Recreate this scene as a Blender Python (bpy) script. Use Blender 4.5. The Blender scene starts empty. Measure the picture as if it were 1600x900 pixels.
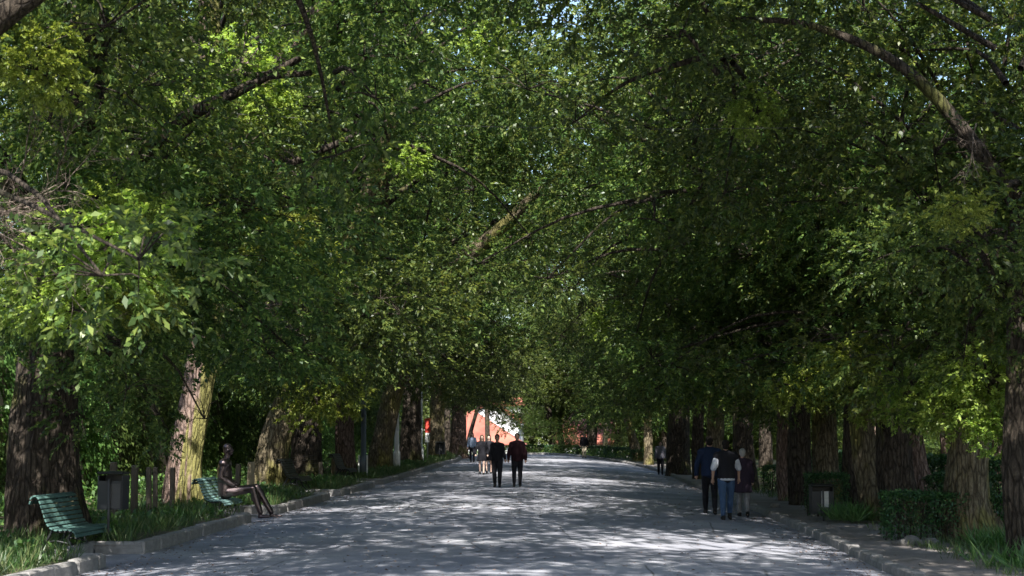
import bpy, math, random
import numpy as np
from mathutils import Vector, Matrix
R = math.radians
random.seed(7); rng = np.random.default_rng(11)
S = bpy.context.scene
COL = S.collection
# ------------------------------------------------------------------ camera, sky, sun, exposure
F = 55 / 36 * 1600
CAM_Z = 1.75
cam = bpy.data.cameras.new('camera'); co = bpy.data.objects.new('camera', cam); COL.objects.link(co)
co.location = (0, 0, CAM_Z); co.rotation_euler = (R(90) + math.atan(238 / F), 0, math.atan(100 / F))
cam.lens = 55; cam.sensor_width = 36; cam.clip_end = 5000; cam.clip_start = .1
cam.dof.use_dof = True; cam.dof.focus_distance = 42; cam.dof.aperture_fstop = 3.5
S.camera = co
SUN_EL, SUN_AZ = R(48), R(177)        # azimuth of the sun, clockwise from +Y: behind the camera and to the right
w = bpy.data.worlds.new('World'); S.world = w; w.use_nodes = True
nt = w.node_tree; bg = nt.nodes['Background']; sky = nt.nodes.new('ShaderNodeTexSky')
sky.sky_type = 'NISHITA'; sky.sun_disc = False; sky.sun_elevation = SUN_EL; sky.sun_rotation = SUN_AZ
nt.links.new(sky.outputs[0], bg.inputs[0]); bg.inputs[1].default_value = .12
sun = bpy.data.lights.new('sun', 'SUN'); sun.energy = 5; sun.angle = R(.53); sun.color = (1, .965, .91)
so = bpy.data.objects.new('sun', sun); COL.objects.link(so)
sd = Vector((math.sin(SUN_AZ) * math.cos(SUN_EL), math.cos(SUN_AZ) * math.cos(SUN_EL), math.sin(SUN_EL)))
so.rotation_euler = sd.to_track_quat('Z', 'Y').to_euler(); so.location = (0, 0, 60)
S.view_settings.view_transform = 'Standard'; S.view_settings.look = 'None'
S.view_settings.exposure = 1.62; S.view_settings.gamma = 1
S.cycles.max_bounces = 8; S.cycles.diffuse_bounces = 4; S.cycles.transmission_bounces = 4; S.cycles.transparent_max_bounces = 4
S.cycles.sample_clamp_indirect = 6
CM = co.rotation_euler.to_matrix()

def P(px, py, y):
    """world point at distance y along the road seen at photo pixel px, py"""
    d = CM @ Vector(((px - 800) / F, -(py - 450) / F, -1))
    t = y / d.y
    return Vector((d.x * t, y, CAM_Z + d.z * t))

# ------------------------------------------------------------------ terrain
YS = [0, 23, 30, 40, 57, 64, 85, 110, 118, 130, 160, 220, 400, 2000]
ZL = [-.2, -.14, -.04, .03, .14, .2, .42, .6, .6, .4, -1, -6, -8, -8]
ZR = [-.3, -.22, -.15, -.08, -.08, -.06, 0, .25, .33, .2, -1.2, -6, -8, -8]
EY = [0, 84, 92, 100, 108, 114, 120, 128, 140, 160]
EL = [-7, -7, -7, -7.3, -8.2, -9.5, -12, -17, -27, -50]
ER = [4.6, 4.6, 4.1, 3.0, 1.2, -.8, -3.4, -8, -18, -40]
def gz(x, y, crown=True):
    a = np.interp(y, YS, ZL); b = np.interp(y, YS, ZR)
    t = (x + 7) / 11.6
    z = a + (b - a) * np.clip(t, -.5, 1.6)
    if crown:
        u = np.clip(t, 0, 1); z = z + .2 * 4 * u * (1 - u)
    return z
BAYS_L = [(23.3, 25.4), (33.8, 37.0), (44.6, 46.8), (54.6, 57.0)]
BAYS_R = []
def xl(y):
    return float(np.interp(y, EY, EL)) - (.8 if any(a < y < b for a, b in BAYS_L) else 0)
def xr(y):
    return float(np.interp(y, EY, ER)) + (.7 if any(a < y < b for a, b in BAYS_R) else 0)
def vz(x, y):
    """top of the ground beside the road (raised verge)"""
    if xl(y) < x < xr(y): return float(gz(x, y))
    return float(gz(x, y, False)) + (.15 if x < 0 else .11)

# ------------------------------------------------------------------ object helpers
def tag(o, label=None, cat=None, group=None, kind=None):
    if label: o['label'] = label
    if cat: o['category'] = cat
    if group: o['group'] = group
    if kind: o['kind'] = kind
    return o
def empty(name, loc, label, cat, group=None, rz=0):
    o = bpy.data.objects.new(name, None); COL.objects.link(o); o.location = loc; o.rotation_euler = (0, 0, rz)
    o.empty_display_size = .2
    return tag(o, label, cat, group)
def link(name, me, parent=None, loc=(0, 0, 0), rot=(0, 0, 0)):
    o = bpy.data.objects.new(name, me); COL.objects.link(o); o.location = loc; o.rotation_euler = rot
    if parent: o.parent = parent
    return o
def copy_tree(src, parent=None):
    c = src.copy(); COL.objects.link(c)
    if parent: c.parent = parent
    for ch in list(src.children): copy_tree(ch, c)
    return c

class MB:
    def __init__(s): s.v = []; s.f = []; s.m = []; s.sm = []
    def add(s, vs, fs, m=0, smooth=True):
        n = len(s.v); s.v.extend([tuple(q) for q in vs])
        s.f.extend([tuple(i + n for i in f) for f in fs]); s.m.extend([m] * len(fs)); s.sm.extend([smooth] * len(fs))
    def box(s, c, d, m=0, rot=None, bev=0):
        x, y, z = (q / 2 for q in d)
        if bev:
            b = min(bev, x * .9, y * .9, z * .9)
            vs = []
            for sx in (-1, 1):
                for sy in (-1, 1):
                    for sz in (-1, 1):
                        vs += [(sx * x, sy * (y - b), sz * (z - b)), (sx * (x - b), sy * y, sz * (z - b)), (sx * (x - b), sy * (y - b), sz * z)]
            import bmesh
            bm = bmesh.new()
            for q in vs: bm.verts.new(q)
            bmesh.ops.convex_hull(bm, input=bm.verts)
            bm.verts.index_update()
            vs = [v.co.copy() for v in bm.verts]; fs = [[v.index for v in f.verts] for f in bm.faces]; bm.free()
        else:
            vs = [(-x, -y, -z), (x, -y, -z), (x, y, -z), (-x, y, -z), (-x, -y, z), (x, -y, z), (x, y, z), (-x, y, z)]
            fs = [(0, 3, 2, 1), (4, 5, 6, 7), (0, 1, 5, 4), (1, 2, 6, 5), (2, 3, 7, 6), (3, 0, 4, 7)]
        M = rot or Matrix.Identity(3)
        s.add([M @ Vector(q) + Vector(c) for q in vs], fs, m, False)
    def tube(s, pts, rad, seg=8, m=0, cap=True, lump=0, flare=None, seed=0, sq=1):
        pts = [Vector(p) for p in pts]; n = len(pts)
        if not hasattr(rad, '__len__'): rad = [rad] * n
        t0 = (pts[1] - pts[0]).normalized()
        a = t0.orthogonal().normalized()
        if abs(t0.z) > .5: a = (Vector((1, 0, 0)) - t0 * t0.x).normalized()
        vs = []; ph = seed * 1.7
        for i in range(n):
            t = (pts[min(i + 1, n - 1)] - pts[max(i - 1, 0)]).normalized()
            a = (a - t * a.dot(t)).normalized(); b = t.cross(a)
            for k in range(seg):
                th = 2 * math.pi * k / seg; r = rad[i]
                if lump:
                    h = pts[i].z
                    r *= 1 + lump * (math.sin(3 * th + ph + h * .5) * .6 + math.sin(5 * th + ph * 2 - h * .8) * .4 + math.sin(9 * th + h * 1.3 + ph) * .3 + math.sin(h * 3 + th * 2 + ph) * .25)
                if lump and seg > 30: r *= 1 + .022 * math.sin(15 * th + 1.5 * math.sin(h * 2.1 + ph) + ph) + .016 * math.sin(26 * th + 2 * math.sin(h * 3.3 + th)) + .02 * math.sin(h * 7 + 3 * math.sin(5 * th))
                if flare: r *= 1 + flare * math.exp(-max(0, (pts[i] - pts[0]).length) * 2.6) * (.6 + .5 * math.sin(4 * th + ph) + .25 * math.sin(7 * th + ph))
                vs.append(pts[i] + a * (r * math.cos(th)) + b * (r * math.sin(th) * sq))
        fs = [(i * seg + k, i * seg + (k + 1) % seg, (i + 1) * seg + (k + 1) % seg, (i + 1) * seg + k) for i in range(n - 1) for k in range(seg)]
        if cap: fs += [tuple(range(seg - 1, -1, -1)), tuple(range((n - 1) * seg, n * seg))]
        s.add(vs, fs, m)
    def ball(s, c, r, m=0, u=12, v=8):
        if not hasattr(r, '__len__'): r = (r, r, r)
        vs = [(c[0], c[1], c[2] - r[2])]
        for j in range(1, v):
            ph = -math.pi / 2 + math.pi * j / v
            for i in range(u):
                th = 2 * math.pi * i / u
                vs.append((c[0] + r[0] * math.cos(ph) * math.cos(th), c[1] + r[1] * math.cos(ph) * math.sin(th), c[2] + r[2] * math.sin(ph)))
        vs.append((c[0], c[1], c[2] + r[2])); fs = [(0, 1 + (i + 1) % u, 1 + i) for i in range(u)]
        for j in range(v - 2):
            for i in range(u):
                a = 1 + j * u; fs.append((a + i, a + (i + 1) % u, a + u + (i + 1) % u, a + u + i))
        L = len(vs) - 1; a = 1 + (v - 2) * u
        fs += [(a + i, a + (i + 1) % u, L) for i in range(u)]
        s.add(vs, fs, m)
    def mesh(s, name, mats):
        me = bpy.data.meshes.new(name); me.from_pydata(s.v, [], s.f)
        for q in (mats if isinstance(mats, (list, tuple)) else [mats]): me.materials.append(q)
        me.polygons.foreach_set('material_index', s.m); me.polygons.foreach_set('use_smooth', s.sm); me.update()
        return me
    def build(s, name, mats, parent=None, loc=(0, 0, 0), rot=(0, 0, 0)):
        return link(name, s.mesh(name, mats), parent, loc, rot)

def interp_path(pts, rad, n):
    """smooth a control path (Catmull-Rom)"""
    pts = [Vector(p) for p in pts]; out = []; ro = []
    q = [pts[0] * 2 - pts[1]] + pts + [pts[-1] * 2 - pts[-2]]
    for i in range(len(pts) - 1):
        for k in range(n):
            t = k / n; a, b, c, d = q[i:i + 4]
            out.append(.5 * ((2 * b) + (c - a) * t + (2 * a - 5 * b + 4 * c - d) * t * t + (3 * b - a - 3 * c + d) * t ** 3))
            ro.append(rad[i] * (1 - t) + rad[i + 1] * t)
    return out + [pts[-1]], ro + [rad[-1]]

# ------------------------------------------------------------------ materials
def mat(name):
    m = bpy.data.materials.new(name); m.use_nodes = True; n = m.node_tree
    return m, n, n.nodes['Principled BSDF'], n.nodes['Material Output']
def noise(n, scale, detail=4, rough=.6, vec=None, dist=0):
    t = n.nodes.new('ShaderNodeTexNoise'); t.inputs['Scale'].default_value = scale; t.inputs['Detail'].default_value = detail
    t.inputs['Roughness'].default_value = rough; t.inputs['Distortion'].default_value = dist
    if vec is not None: n.links.new(vec, t.inputs['Vector'])
    return t
def ramp(n, src, stops):
    r = n.nodes.new('ShaderNodeValToRGB'); e = r.color_ramp.elements
    while len(e) < len(stops): e.new(.5)
    for q, (p, c) in zip(e, stops): q.position = p; q.color = (*c, 1) if len(c) == 3 else c
    n.links.new(src, r.inputs[0]); return r
def mixc(n, fac, a, b, mode='MIX'):
    x = n.nodes.new('ShaderNodeMix'); x.data_type = 'RGBA'; x.blend_type = mode
    for sock, val in ((0, fac), (6, a), (7, b)):
        if hasattr(val, 'is_output') or hasattr(val, 'links'): n.links.new(val, x.inputs[sock])
        elif sock == 0: x.inputs[0].default_value = val
        else: x.inputs[sock].default_value = (*val, 1)
    return x.outputs[2]
def bump(n, bs, src, strength=.5, dist=.02):
    b = n.nodes.new('ShaderNodeBump'); b.inputs['Strength'].default_value = strength; b.inputs['Distance'].default_value = dist
    n.links.new(src, b.inputs['Height']); n.links.new(b.outputs[0], bs.inputs['Normal'])
def coords(n, scale=(1, 1, 1), kind='Object'):
    t = n.nodes.new('ShaderNodeTexCoord'); mp = n.nodes.new('ShaderNodeMapping'); mp.inputs['Scale'].default_value = scale
    n.links.new(t.outputs[kind], mp.inputs[0]); return mp.outputs[0]

def leaf_mat(name, c0, c1, c2, trans=.4):
    m, n, b, out = mat(name)
    g = n.nodes.new('ShaderNodeNewGeometry'); oi = n.nodes.new('ShaderNodeObjectInfo')
    r = ramp(n, g.outputs['Random Per Island'], [(0, c0), (.6, c1), (1, c2)])
    hs = n.nodes.new('ShaderNodeHueSaturation'); n.links.new(r.outputs[0], hs.inputs['Color'])
    mr = n.nodes.new('ShaderNodeMapRange'); mr.inputs[3].default_value = .472; mr.inputs[4].default_value = .515
    n.links.new(oi.outputs['Random'], mr.inputs[0]); n.links.new(mr.outputs[0], hs.inputs['Hue'])
    mv = n.nodes.new('ShaderNodeMapRange'); mv.inputs[3].default_value = .75; mv.inputs[4].default_value = 1.3
    n.links.new(oi.outputs['Random'], mv.inputs[0]); n.links.new(mv.outputs[0], hs.inputs['Value'])
    n.links.new(hs.outputs[0], b.inputs['Base Color']); b.inputs['Roughness'].default_value = .42
    b.inputs['Specular IOR Level'].default_value = .45
    t = n.nodes.new('ShaderNodeBsdfTranslucent'); hs2 = n.nodes.new('ShaderNodeHueSaturation')
    hs2.inputs['Hue'].default_value = .485; hs2.inputs['Saturation'].default_value = 1.1; hs2.inputs['Value'].default_value = 1.5
    n.links.new(hs.outputs[0], hs2.inputs['Color']); n.links.new(hs2.outputs[0], t.inputs[0])
    x = n.nodes.new('ShaderNodeMixShader'); x.inputs[0].default_value = trans
    n.links.new(b.outputs[0], x.inputs[1]); n.links.new(t.outputs[0], x.inputs[2]); n.links.new(x.outputs[0], out.inputs[0])
    return m
M = {}
M['leaf'] = leaf_mat('leaf', (.032, .066, .019), (.068, .116, .028), (.175, .23, .055))
M['leaf_far'] = leaf_mat('leaf_far', (.045, .085, .02), (.08, .13, .03), (.15, .2, .05))
M['ivy'] = leaf_mat('ivy', (.04, .09, .025), (.08, .155, .04), (.16, .25, .07))
M['box_leaf'] = leaf_mat('box_leaf', (.015, .05, .018), (.025, .075, .022), (.07, .13, .035), .25)
M['grass'] = leaf_mat('grass', (.03, .075, .018), (.06, .11, .03), (.17, .19, .08), .35)
M['weed'] = leaf_mat('weed', (.03, .09, .02), (.055, .13, .03), (.12, .2, .055), .35)

def bark_mat(name, base, light, moss, mossfac):
    m, n, b, out = mat(name)
    v = coords(n, (6, 6, 2.0)); v2 = coords(n, (1, 1, .6))
    a = noise(n, 3.5, 8, .7, v, .6); c = noise(n, 1.3, 4, .6, v2); d = noise(n, 14, 5, .7)
    col = ramp(n, a.outputs[0], [(.3, tuple(q * .45 for q in base)), (.5, base), (.72, light)])
    mo = ramp(n, c.outputs[0], [(.62 - mossfac * .3, (0, 0, 0)), (.74 - mossfac * .3, (1, 1, 1))])
    col2 = mixc(n, mo.outputs[0], col.outputs[0], moss)
    vo = n.nodes.new('ShaderNodeTexVoronoi'); vo.feature = 'DISTANCE_TO_EDGE'; vo.inputs['Scale'].default_value = 1
    wv_ = mixc(n, .25, coords(n, (11, 11, 2.6)), a.outputs['Color'], 'ADD'); n.links.new(wv_, vo.inputs['Vector'])
    fis = ramp(n, vo.outputs[0], [(.0, (.25, .23, .22)), (.16, (1, 1, 1))])
    col3 = mixc(n, .8, mixc(n, .35, col2, d.outputs[0], 'MULTIPLY'), fis.outputs[0], 'MULTIPLY')
    hh = n.nodes.new('ShaderNodeMath'); hh.operation = 'MULTIPLY_ADD'; n.links.new(fis.outputs[0], hh.inputs[0]); hh.inputs[1].default_value = .8; n.links.new(a.outputs[0], hh.inputs[2])
    n.links.new(col3, b.inputs['Base Color']); b.inputs['Roughness'].default_value = .9
    b.inputs['Specular IOR Level'].default_value = .2
    bump(n, b, hh.outputs[0], 1, .05)
    return m
def pied():
    m = bark_mat('bark_pied', (.24, .165, .13), (.4, .31, .27), (.2, .18, .08), .1); n = m.node_tree; b = n.nodes['Principled BSDF']
    src = b.inputs['Base Color'].links[0].from_socket; g = n.nodes.new('ShaderNodeNewGeometry'); sx = n.nodes.new('ShaderNodeSeparateXYZ'); n.links.new(g.outputs['Normal'], sx.inputs[0])
    a = noise(n, 2.2, 5, .6); ad = n.nodes.new('ShaderNodeMath'); ad.operation = 'MULTIPLY_ADD'; n.links.new(a.outputs[0], ad.inputs[0]); ad.inputs[1].default_value = .9; n.links.new(sx.outputs[0], ad.inputs[2])
    mk = ramp(n, ad.outputs[0], [(.62, (0, 0, 0)), (.82, (1, 1, 1))]); n.links.new(mixc(n, mk.outputs[0], src, (.19, .175, .06)), b.inputs['Base Color']); return m
M['bark_dark'] = bark_mat('bark_dark', (.07, .055, .042), (.15, .12, .09), (.11, .11, .035), .25)
M['bark_moss'] = bark_mat('bark_moss', (.18, .145, .09), (.32, .27, .18), (.2, .18, .06), .5)
M['bark_pink'] = bark_mat('bark_pink', (.22, .15, .12), (.4, .3, .26), (.2, .19, .06), .22)
M['bark_pied'] = pied()
M['twig'] = bark_mat('twig', (.07, .055, .042), (.14, .115, .09), (.1, .1, .04), .1)
M['dead_twig'] = bark_mat('dead_twig', (.32, .25, .2), (.5, .42, .36), (.3, .27, .18), 0)

def plain(name, c, rough=.7, metal=0, var=.25, scale=8, spec=.5, bs=.15, coat=0):
    m, n, b, out = mat(name)
    a = noise(n, scale, 6, .65); r = ramp(n, a.outputs[0], [(.25, tuple(q * (1 - var) for q in c)), (.75, tuple(min(1, q * (1 + var)) for q in c))])
    n.links.new(r.outputs[0], b.inputs['Base Color']); b.inputs['Roughness'].default_value = rough; b.inputs['Metallic'].default_value = metal
    b.inputs['Specular IOR Level'].default_value = spec
    if bs: bump(n, b, a.outputs[0], bs, .01)
    return m
M['kerb'] = plain('kerb', (.2, .19, .18), .85, var=.4, scale=5, bs=.5)
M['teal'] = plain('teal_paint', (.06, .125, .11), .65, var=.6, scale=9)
M['teal_pale'] = plain('teal_pale', (.14, .24, .225), .65, var=.6, scale=10)  # paler mix of the bench teal, for the statue bench
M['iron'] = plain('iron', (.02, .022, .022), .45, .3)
M['bronze'] = plain('bronze', (.11, .085, .085), .34, .9, var=.5, scale=9, bs=.3)
M['stone'] = plain('stone', (.13, .12, .11), .9, var=.4, scale=9, bs=.5)
M['bin'] = plain('bin_plastic', (.009, .011, .014), .5)
M['bin_panel'] = plain('bin_panel', (.05, .048, .048), .6, var=.2)
M['galv'] = plain('galvanised', (.42, .43, .44), .45, .5)
M['lamp_grey'] = plain('lamp_grey', (.12, .14, .16), .5, .3)
M['white_paint'] = plain('white_paint', (.72, .72, .7), .6, var=.1)
M['red_paint'] = plain('red_paint', (.6, .06, .04), .5, var=.1)
M['wood_post'] = plain('wood_post', (.085, .07, .05), .85, var=.4, scale=12, bs=.5)
M['wood_pale'] = plain('wood_pale', (.22, .18, .11), .85, var=.3, scale=12, bs=.5)
M['wall_white'] = plain('wall_white', (.6, .59, .58), .85, var=.2, scale=1.5)
M['roof_tile'] = plain('roof_tile', (.27, .085, .055), .85, var=.6, scale=3)
M['glass'] = plain('window_glass', (.04, .05, .06), .1, var=.1)
M['skin'] = plain('skin', (.42, .25, .18), .55, var=.1)
M['skin_pale'] = plain('skin_pale', (.55, .38, .3), .55, var=.1)
def cloth(name, c): M[name] = plain(name, c, .85, var=.2, scale=6, spec=.2, bs=.3)
for nm, c in dict(navy=(.012, .022, .055), black=(.012, .012, .016), whitec=(.42, .44, .5), jean=(.045, .08, .15), greyc=(.18, .18, .19),
                  plum=(.03, .02, .034), maroon=(.028, .01, .014), greyjk=(.2, .19, .22), shoe=(.02, .02, .02), hair_dark=(.015, .012, .01),
                  hair_grey=(.35, .34, .33), palebl=(.2, .25, .34), khaki=(.35, .3, .22), hair_brown=(.07, .04, .025), orange=(.35, .18, .08),
                  bagc=(.03, .03, .035)).items(): cloth(nm, c)

# road surface: worn pale asphalt, dusty, with grit
m, n, b, out = mat('road'); M['road'] = m
v = coords(n); big = noise(n, .35, 5, .6, v); mid = noise(n, 3, 6, .7, v); fine = noise(n, 60, 3, .8, v)
c1 = ramp(n, big.outputs[0], [(.36, (.24, .25, .29)), (.5, (.33, .335, .375)), (.64, (.4, .405, .435))])
c2 = mixc(n, .6, c1.outputs[0], ramp(n, mid.outputs[0], [(.3, (.6, .6, .62)), (.65, (1, .98, .95))]).outputs[0], 'MULTIPLY')
c3 = mixc(n, .7, c2, ramp(n, fine.outputs[0], [(.35, (.45, .45, .47)), (.6, (1, 1, 1))]).outputs[0], 'MULTIPLY')
cr = n.nodes.new('ShaderNodeTexVoronoi'); cr.feature = 'DISTANCE_TO_EDGE'; cr.inputs['Scale'].default_value = .35
wn = noise(n, 1.2, 5, .7, v); wv = mixc(n, .12, v, wn.outputs['Color'], 'ADD'); n.links.new(wv, cr.inputs['Vector'])
c4 = mixc(n, ramp(n, cr.outputs[0], [(.0, (1, 1, 1)), (.006, (0, 0, 0))]).outputs[0], c3, (.07, .07, .07))
n.links.new(c4, b.inputs['Base Color']); b.inputs['Roughness'].default_value = .8; b.inputs['Specular IOR Level'].default_value = .3
bump(n, b, fine.outputs[0], .6, .006)

m, n, b, out = mat('soil'); M['soil'] = m
v = coords(n); a = noise(n, 1.1, 6, .7, v); c = noise(n, 18, 5, .8, v)
c1 = ramp(n, a.outputs[0], [(.38, (.13, .09, .065)), (.5, (.09, .08, .04)), (.6, (.05, .085, .022))])
c2 = mixc(n, .6, c1.outputs[0], ramp(n, c.outputs[0], [(.3, (.35, .35, .35)), (.65, (1, 1, 1))]).outputs[0], 'MULTIPLY')
n.links.new(c2, b.inputs['Base Color']); b.inputs['Roughness'].default_value = .95; bump(n, b, c.outputs[0], .8, .04)
m, n, b, out = mat('path_dirt'); M['path'] = m
v = coords(n); a = noise(n, .9, 6, .7, v); c = noise(n, 25, 5, .8, v)
c1 = ramp(n, a.outputs[0], [(.35, (.3, .265, .25)), (.62, (.2, .175, .155))])
c2 = mixc(n, .6, c1.outputs[0], ramp(n, c.outputs[0], [(.3, (.5, .5, .5)), (.65, (1, 1, 1))]).outputs[0], 'MULTIPLY')
n.links.new(c2, b.inputs['Base Color']); b.inputs['Roughness'].default_value = .95; bump(n, b, c.outputs[0], .6, .02)

# ------------------------------------------------------------------ ground, road, verges, kerbs
def sheet(name, ys, x0, x1, zf, nx, m, kind='structure'):
    vs = []; fs = []
    for y in ys:
        a, c = x0(y), x1(y)
        for i in range(nx + 1):
            x = a + (c - a) * i / nx; vs.append((x, y, zf(x, y)))
    for j in range(len(ys) - 1):
        for i in range(nx):
            k = j * (nx + 1) + i; fs.append((k, k + 1, k + nx + 2, k + nx + 1))
    mb = MB(); mb.add(vs, fs); o = mb.build(name, m); tag(o, kind=kind); return o
def yl(bays, a=-30, b=160):
    s = set(np.arange(a, b + .1, 1.0).round(3))
    for p, q in bays: s |= {p, p + .002, q - .002, q}
    return sorted(float(t) for t in s)
sheet('road', yl([]), lambda y: xl(y) - 1.1 if y < 84 else float(np.interp(y, EY, EL)) - .2, lambda y: xr(y) + 1 if y < 84 else float(np.interp(y, EY, ER)) + .2, lambda x, y: float(gz(x, y)), 16, M['road'])
far_y = list(np.concatenate([np.linspace(-80, -31, 8), np.linspace(-30, 160, 96), np.linspace(170, 400, 24), np.linspace(450, 2500, 14)]))
sheet('ground', far_y, lambda y: -1200, lambda y: 1200, lambda x, y: float(gz(x, y, False)) - .35, 40, M['soil'])
bump_l = lambda x, y: vz(min(x, xl(y) - .001), y) + .04 * math.sin(x * 2.3 + y) * math.sin(y * .9) * min(1, (xl(y) - x))
sheet('verge', yl(BAYS_L), lambda y: -70, lambda y: xl(y) - .05, bump_l, 60, M['soil'])
sheet('footpath', yl(BAYS_R), lambda y: xr(y) + .05, lambda y: xr(y) + 2.4 + .4 * math.sin(y * .4), lambda x, y: vz(max(x, xr(y) + .01), y), 6, M['path'])
sheet('park_ground', yl([]), lambda y: xr(y) + 1.6, lambda y: 70, lambda x, y: float(gz(x, y, False)) + .075 + min(.05, (x - xr(y) - 1.6) * .06), 40, M['soil'])

ks = MB(); ks.box((0, 0, 0), (.2, .985, .46), 0, None, .022); kerb_a = ks.mesh('kerb_stone', M['kerb'])
ks = MB(); ks.box((0, 0, 0), (.2, .98, .46), 0, None, .04); kerb_b = ks.mesh('kerb_stone', M['kerb'])
def build_kerb(name, f, bays, side, h, y0, y1):
    root = bpy.data.objects.new(name, None); COL.objects.link(root); root['kind'] = 'structure'
    def stone(x, y, rz, top):
        o = link('kerb_stone', random.choice((kerb_a, kerb_b)), root, (x + side * .1 + random.uniform(-.012, .012), y, top - .23 + random.uniform(-.012, .012)),
                 (random.uniform(-.015, .015), random.uniform(-.02, .02), rz + random.uniform(-.01, .01)))
    y = y0
    edges = sorted([e for b_ in bays for e in b_])
    while y < y1:
        nxt = min([e for e in edges if e > y + .01] + [y1]); L = min(1.0, nxt - y)
        if L > .3:
            yc = y + L / 2; x = f(yc); rz = -math.atan2(f(yc + .4) - f(yc - .4), .8) if not any(abs(e - yc) < .6 for e in edges) else 0
            o = stone(x, yc, rz, float(gz(x, yc)) + h)
            COL.objects[-1].scale = (1, L, 1)
        y += L if L > 0 else 1
    for a, c in bays:
        for yy in (a, c):
            xx = f((a + c) / 2); xo = f(a - .2)
            x = (xx + xo) / 2 + side * .1; sgn = -1 if yy == a else 1
            o = link('kerb_stone', kerb_b, root, (x, yy + sgn * .1, float(gz(x, yy, False)) + h - .226), (0, 0, R(90))); o.scale = (1, abs(xx - xo) + .18, 1)
    return root
build_kerb('left_kerb', xl, BAYS_L, -1, .21, 14, 118)
build_kerb('right_kerb', xr, BAYS_R, 1, .15, 14, 128)

# ------------------------------------------------------------------ foliage
def leaves_mesh(C, D, Nn, L, Wd, name=None, extra=None, mats=None, fold=.12, lobed=False):
    """C base points, D leaf directions, Nn normals, all (n,3); returns mesh of folded leaves plus optional MB wood"""
    D = D / np.linalg.norm(D, axis=1, keepdims=True)
    Sd = np.cross(D, Nn); Sd /= np.linalg.norm(Sd, axis=1, keepdims=True) + 1e-9
    Up = np.cross(Sd, D); L = L[:, None]; Wd = Wd[:, None]
    v0 = C; v2 = C + D * L - Up * L * .12
    v1 = C + D * L * .55 + Sd * Wd + Up * Wd * fold * 3; v3 = C + D * L * .55 - Sd * Wd + Up * Wd * fold * 3
    return quads_mesh(np.stack([v0, v1, v2, v3], 1).reshape(-1, 3), name, extra, mats)
LEAFDATA = {}
def quads_mesh(V, name, extra, mats):
    n_ = len(V) // 4
    ev = extra.v if extra else []; ef = extra.f if extra else []
    me = bpy.data.meshes.new(name)
    nv = len(V); A = np.vstack([V, np.array(ev).reshape(-1, 3)]) if ev else V
    me.vertices.add(len(A)); me.vertices.foreach_set('co', A.astype(np.float32).ravel())
    loops = np.arange(nv, dtype=np.int32); starts = np.arange(0, nv, 4, dtype=np.int32)
    mi = np.zeros(n_, dtype=np.int32)
    if ef:
        el = np.array([i for f in ef for i in f], dtype=np.int32) + nv
        ln = np.array([len(f) for f in ef]); st = nv + np.concatenate([[0], np.cumsum(ln)[:-1]])
        loops = np.concatenate([loops, el]); starts = np.concatenate([starts, st.astype(np.int32)]); mi = np.concatenate([mi, np.ones(len(ef), dtype=np.int32)])
    me.loops.add(len(loops)); me.loops.foreach_set('vertex_index', loops.astype(np.int32))
    me.polygons.add(len(starts)); me.polygons.foreach_set('loop_start', starts.astype(np.int32))
    me.polygons.foreach_set('material_index', mi)
    for q in mats: me.materials.append(q)
    me.update(calc_edges=True); me.validate()
    LEAFDATA[me.name] = (V, extra, mats)
    return me
def unit(a): return a / (np.linalg.norm(a, axis=1, keepdims=True) + 1e-9)
def rnd(n_): return unit(rng.normal(size=(n_, 3)))
def sprays(O, A, k, tw, ll, lw, droop=.25):
    """O spray origins, A spray axes; k leaves each, alternating round the axis -> C, D, N, L, W"""
    n_ = len(O); A = unit(A); t = (np.arange(k) + .5) / k
    ln = tw * rng.uniform(.6, 1.2, n_)
    C = O[:, None] + A[:, None] * (ln[:, None] * t[None])[..., None]
    C[..., 2] -= droop * (t[None] ** 2) * ln[:, None]
    r = unit(rng.normal(size=(n_ * k, 3))).reshape(n_, k, 3)
    r = r - A[:, None] * (r * A[:, None]).sum(-1, keepdims=True)
    r[..., 2] *= .55
    D = A[:, None] * .55 + r * 1.0; D[..., 2] -= .15
    N_ = rng.normal(size=(n_, k, 3)) * .45 + np.array([0, 0, 1.0])
    s = rng.uniform(.65, 1.25, (n_, k)) * (1 - .25 * t[None])
    return C.reshape(-1, 3), D.reshape(-1, 3), N_.reshape(-1, 3), (ll * s).ravel(), (lw * s).ravel()

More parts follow.
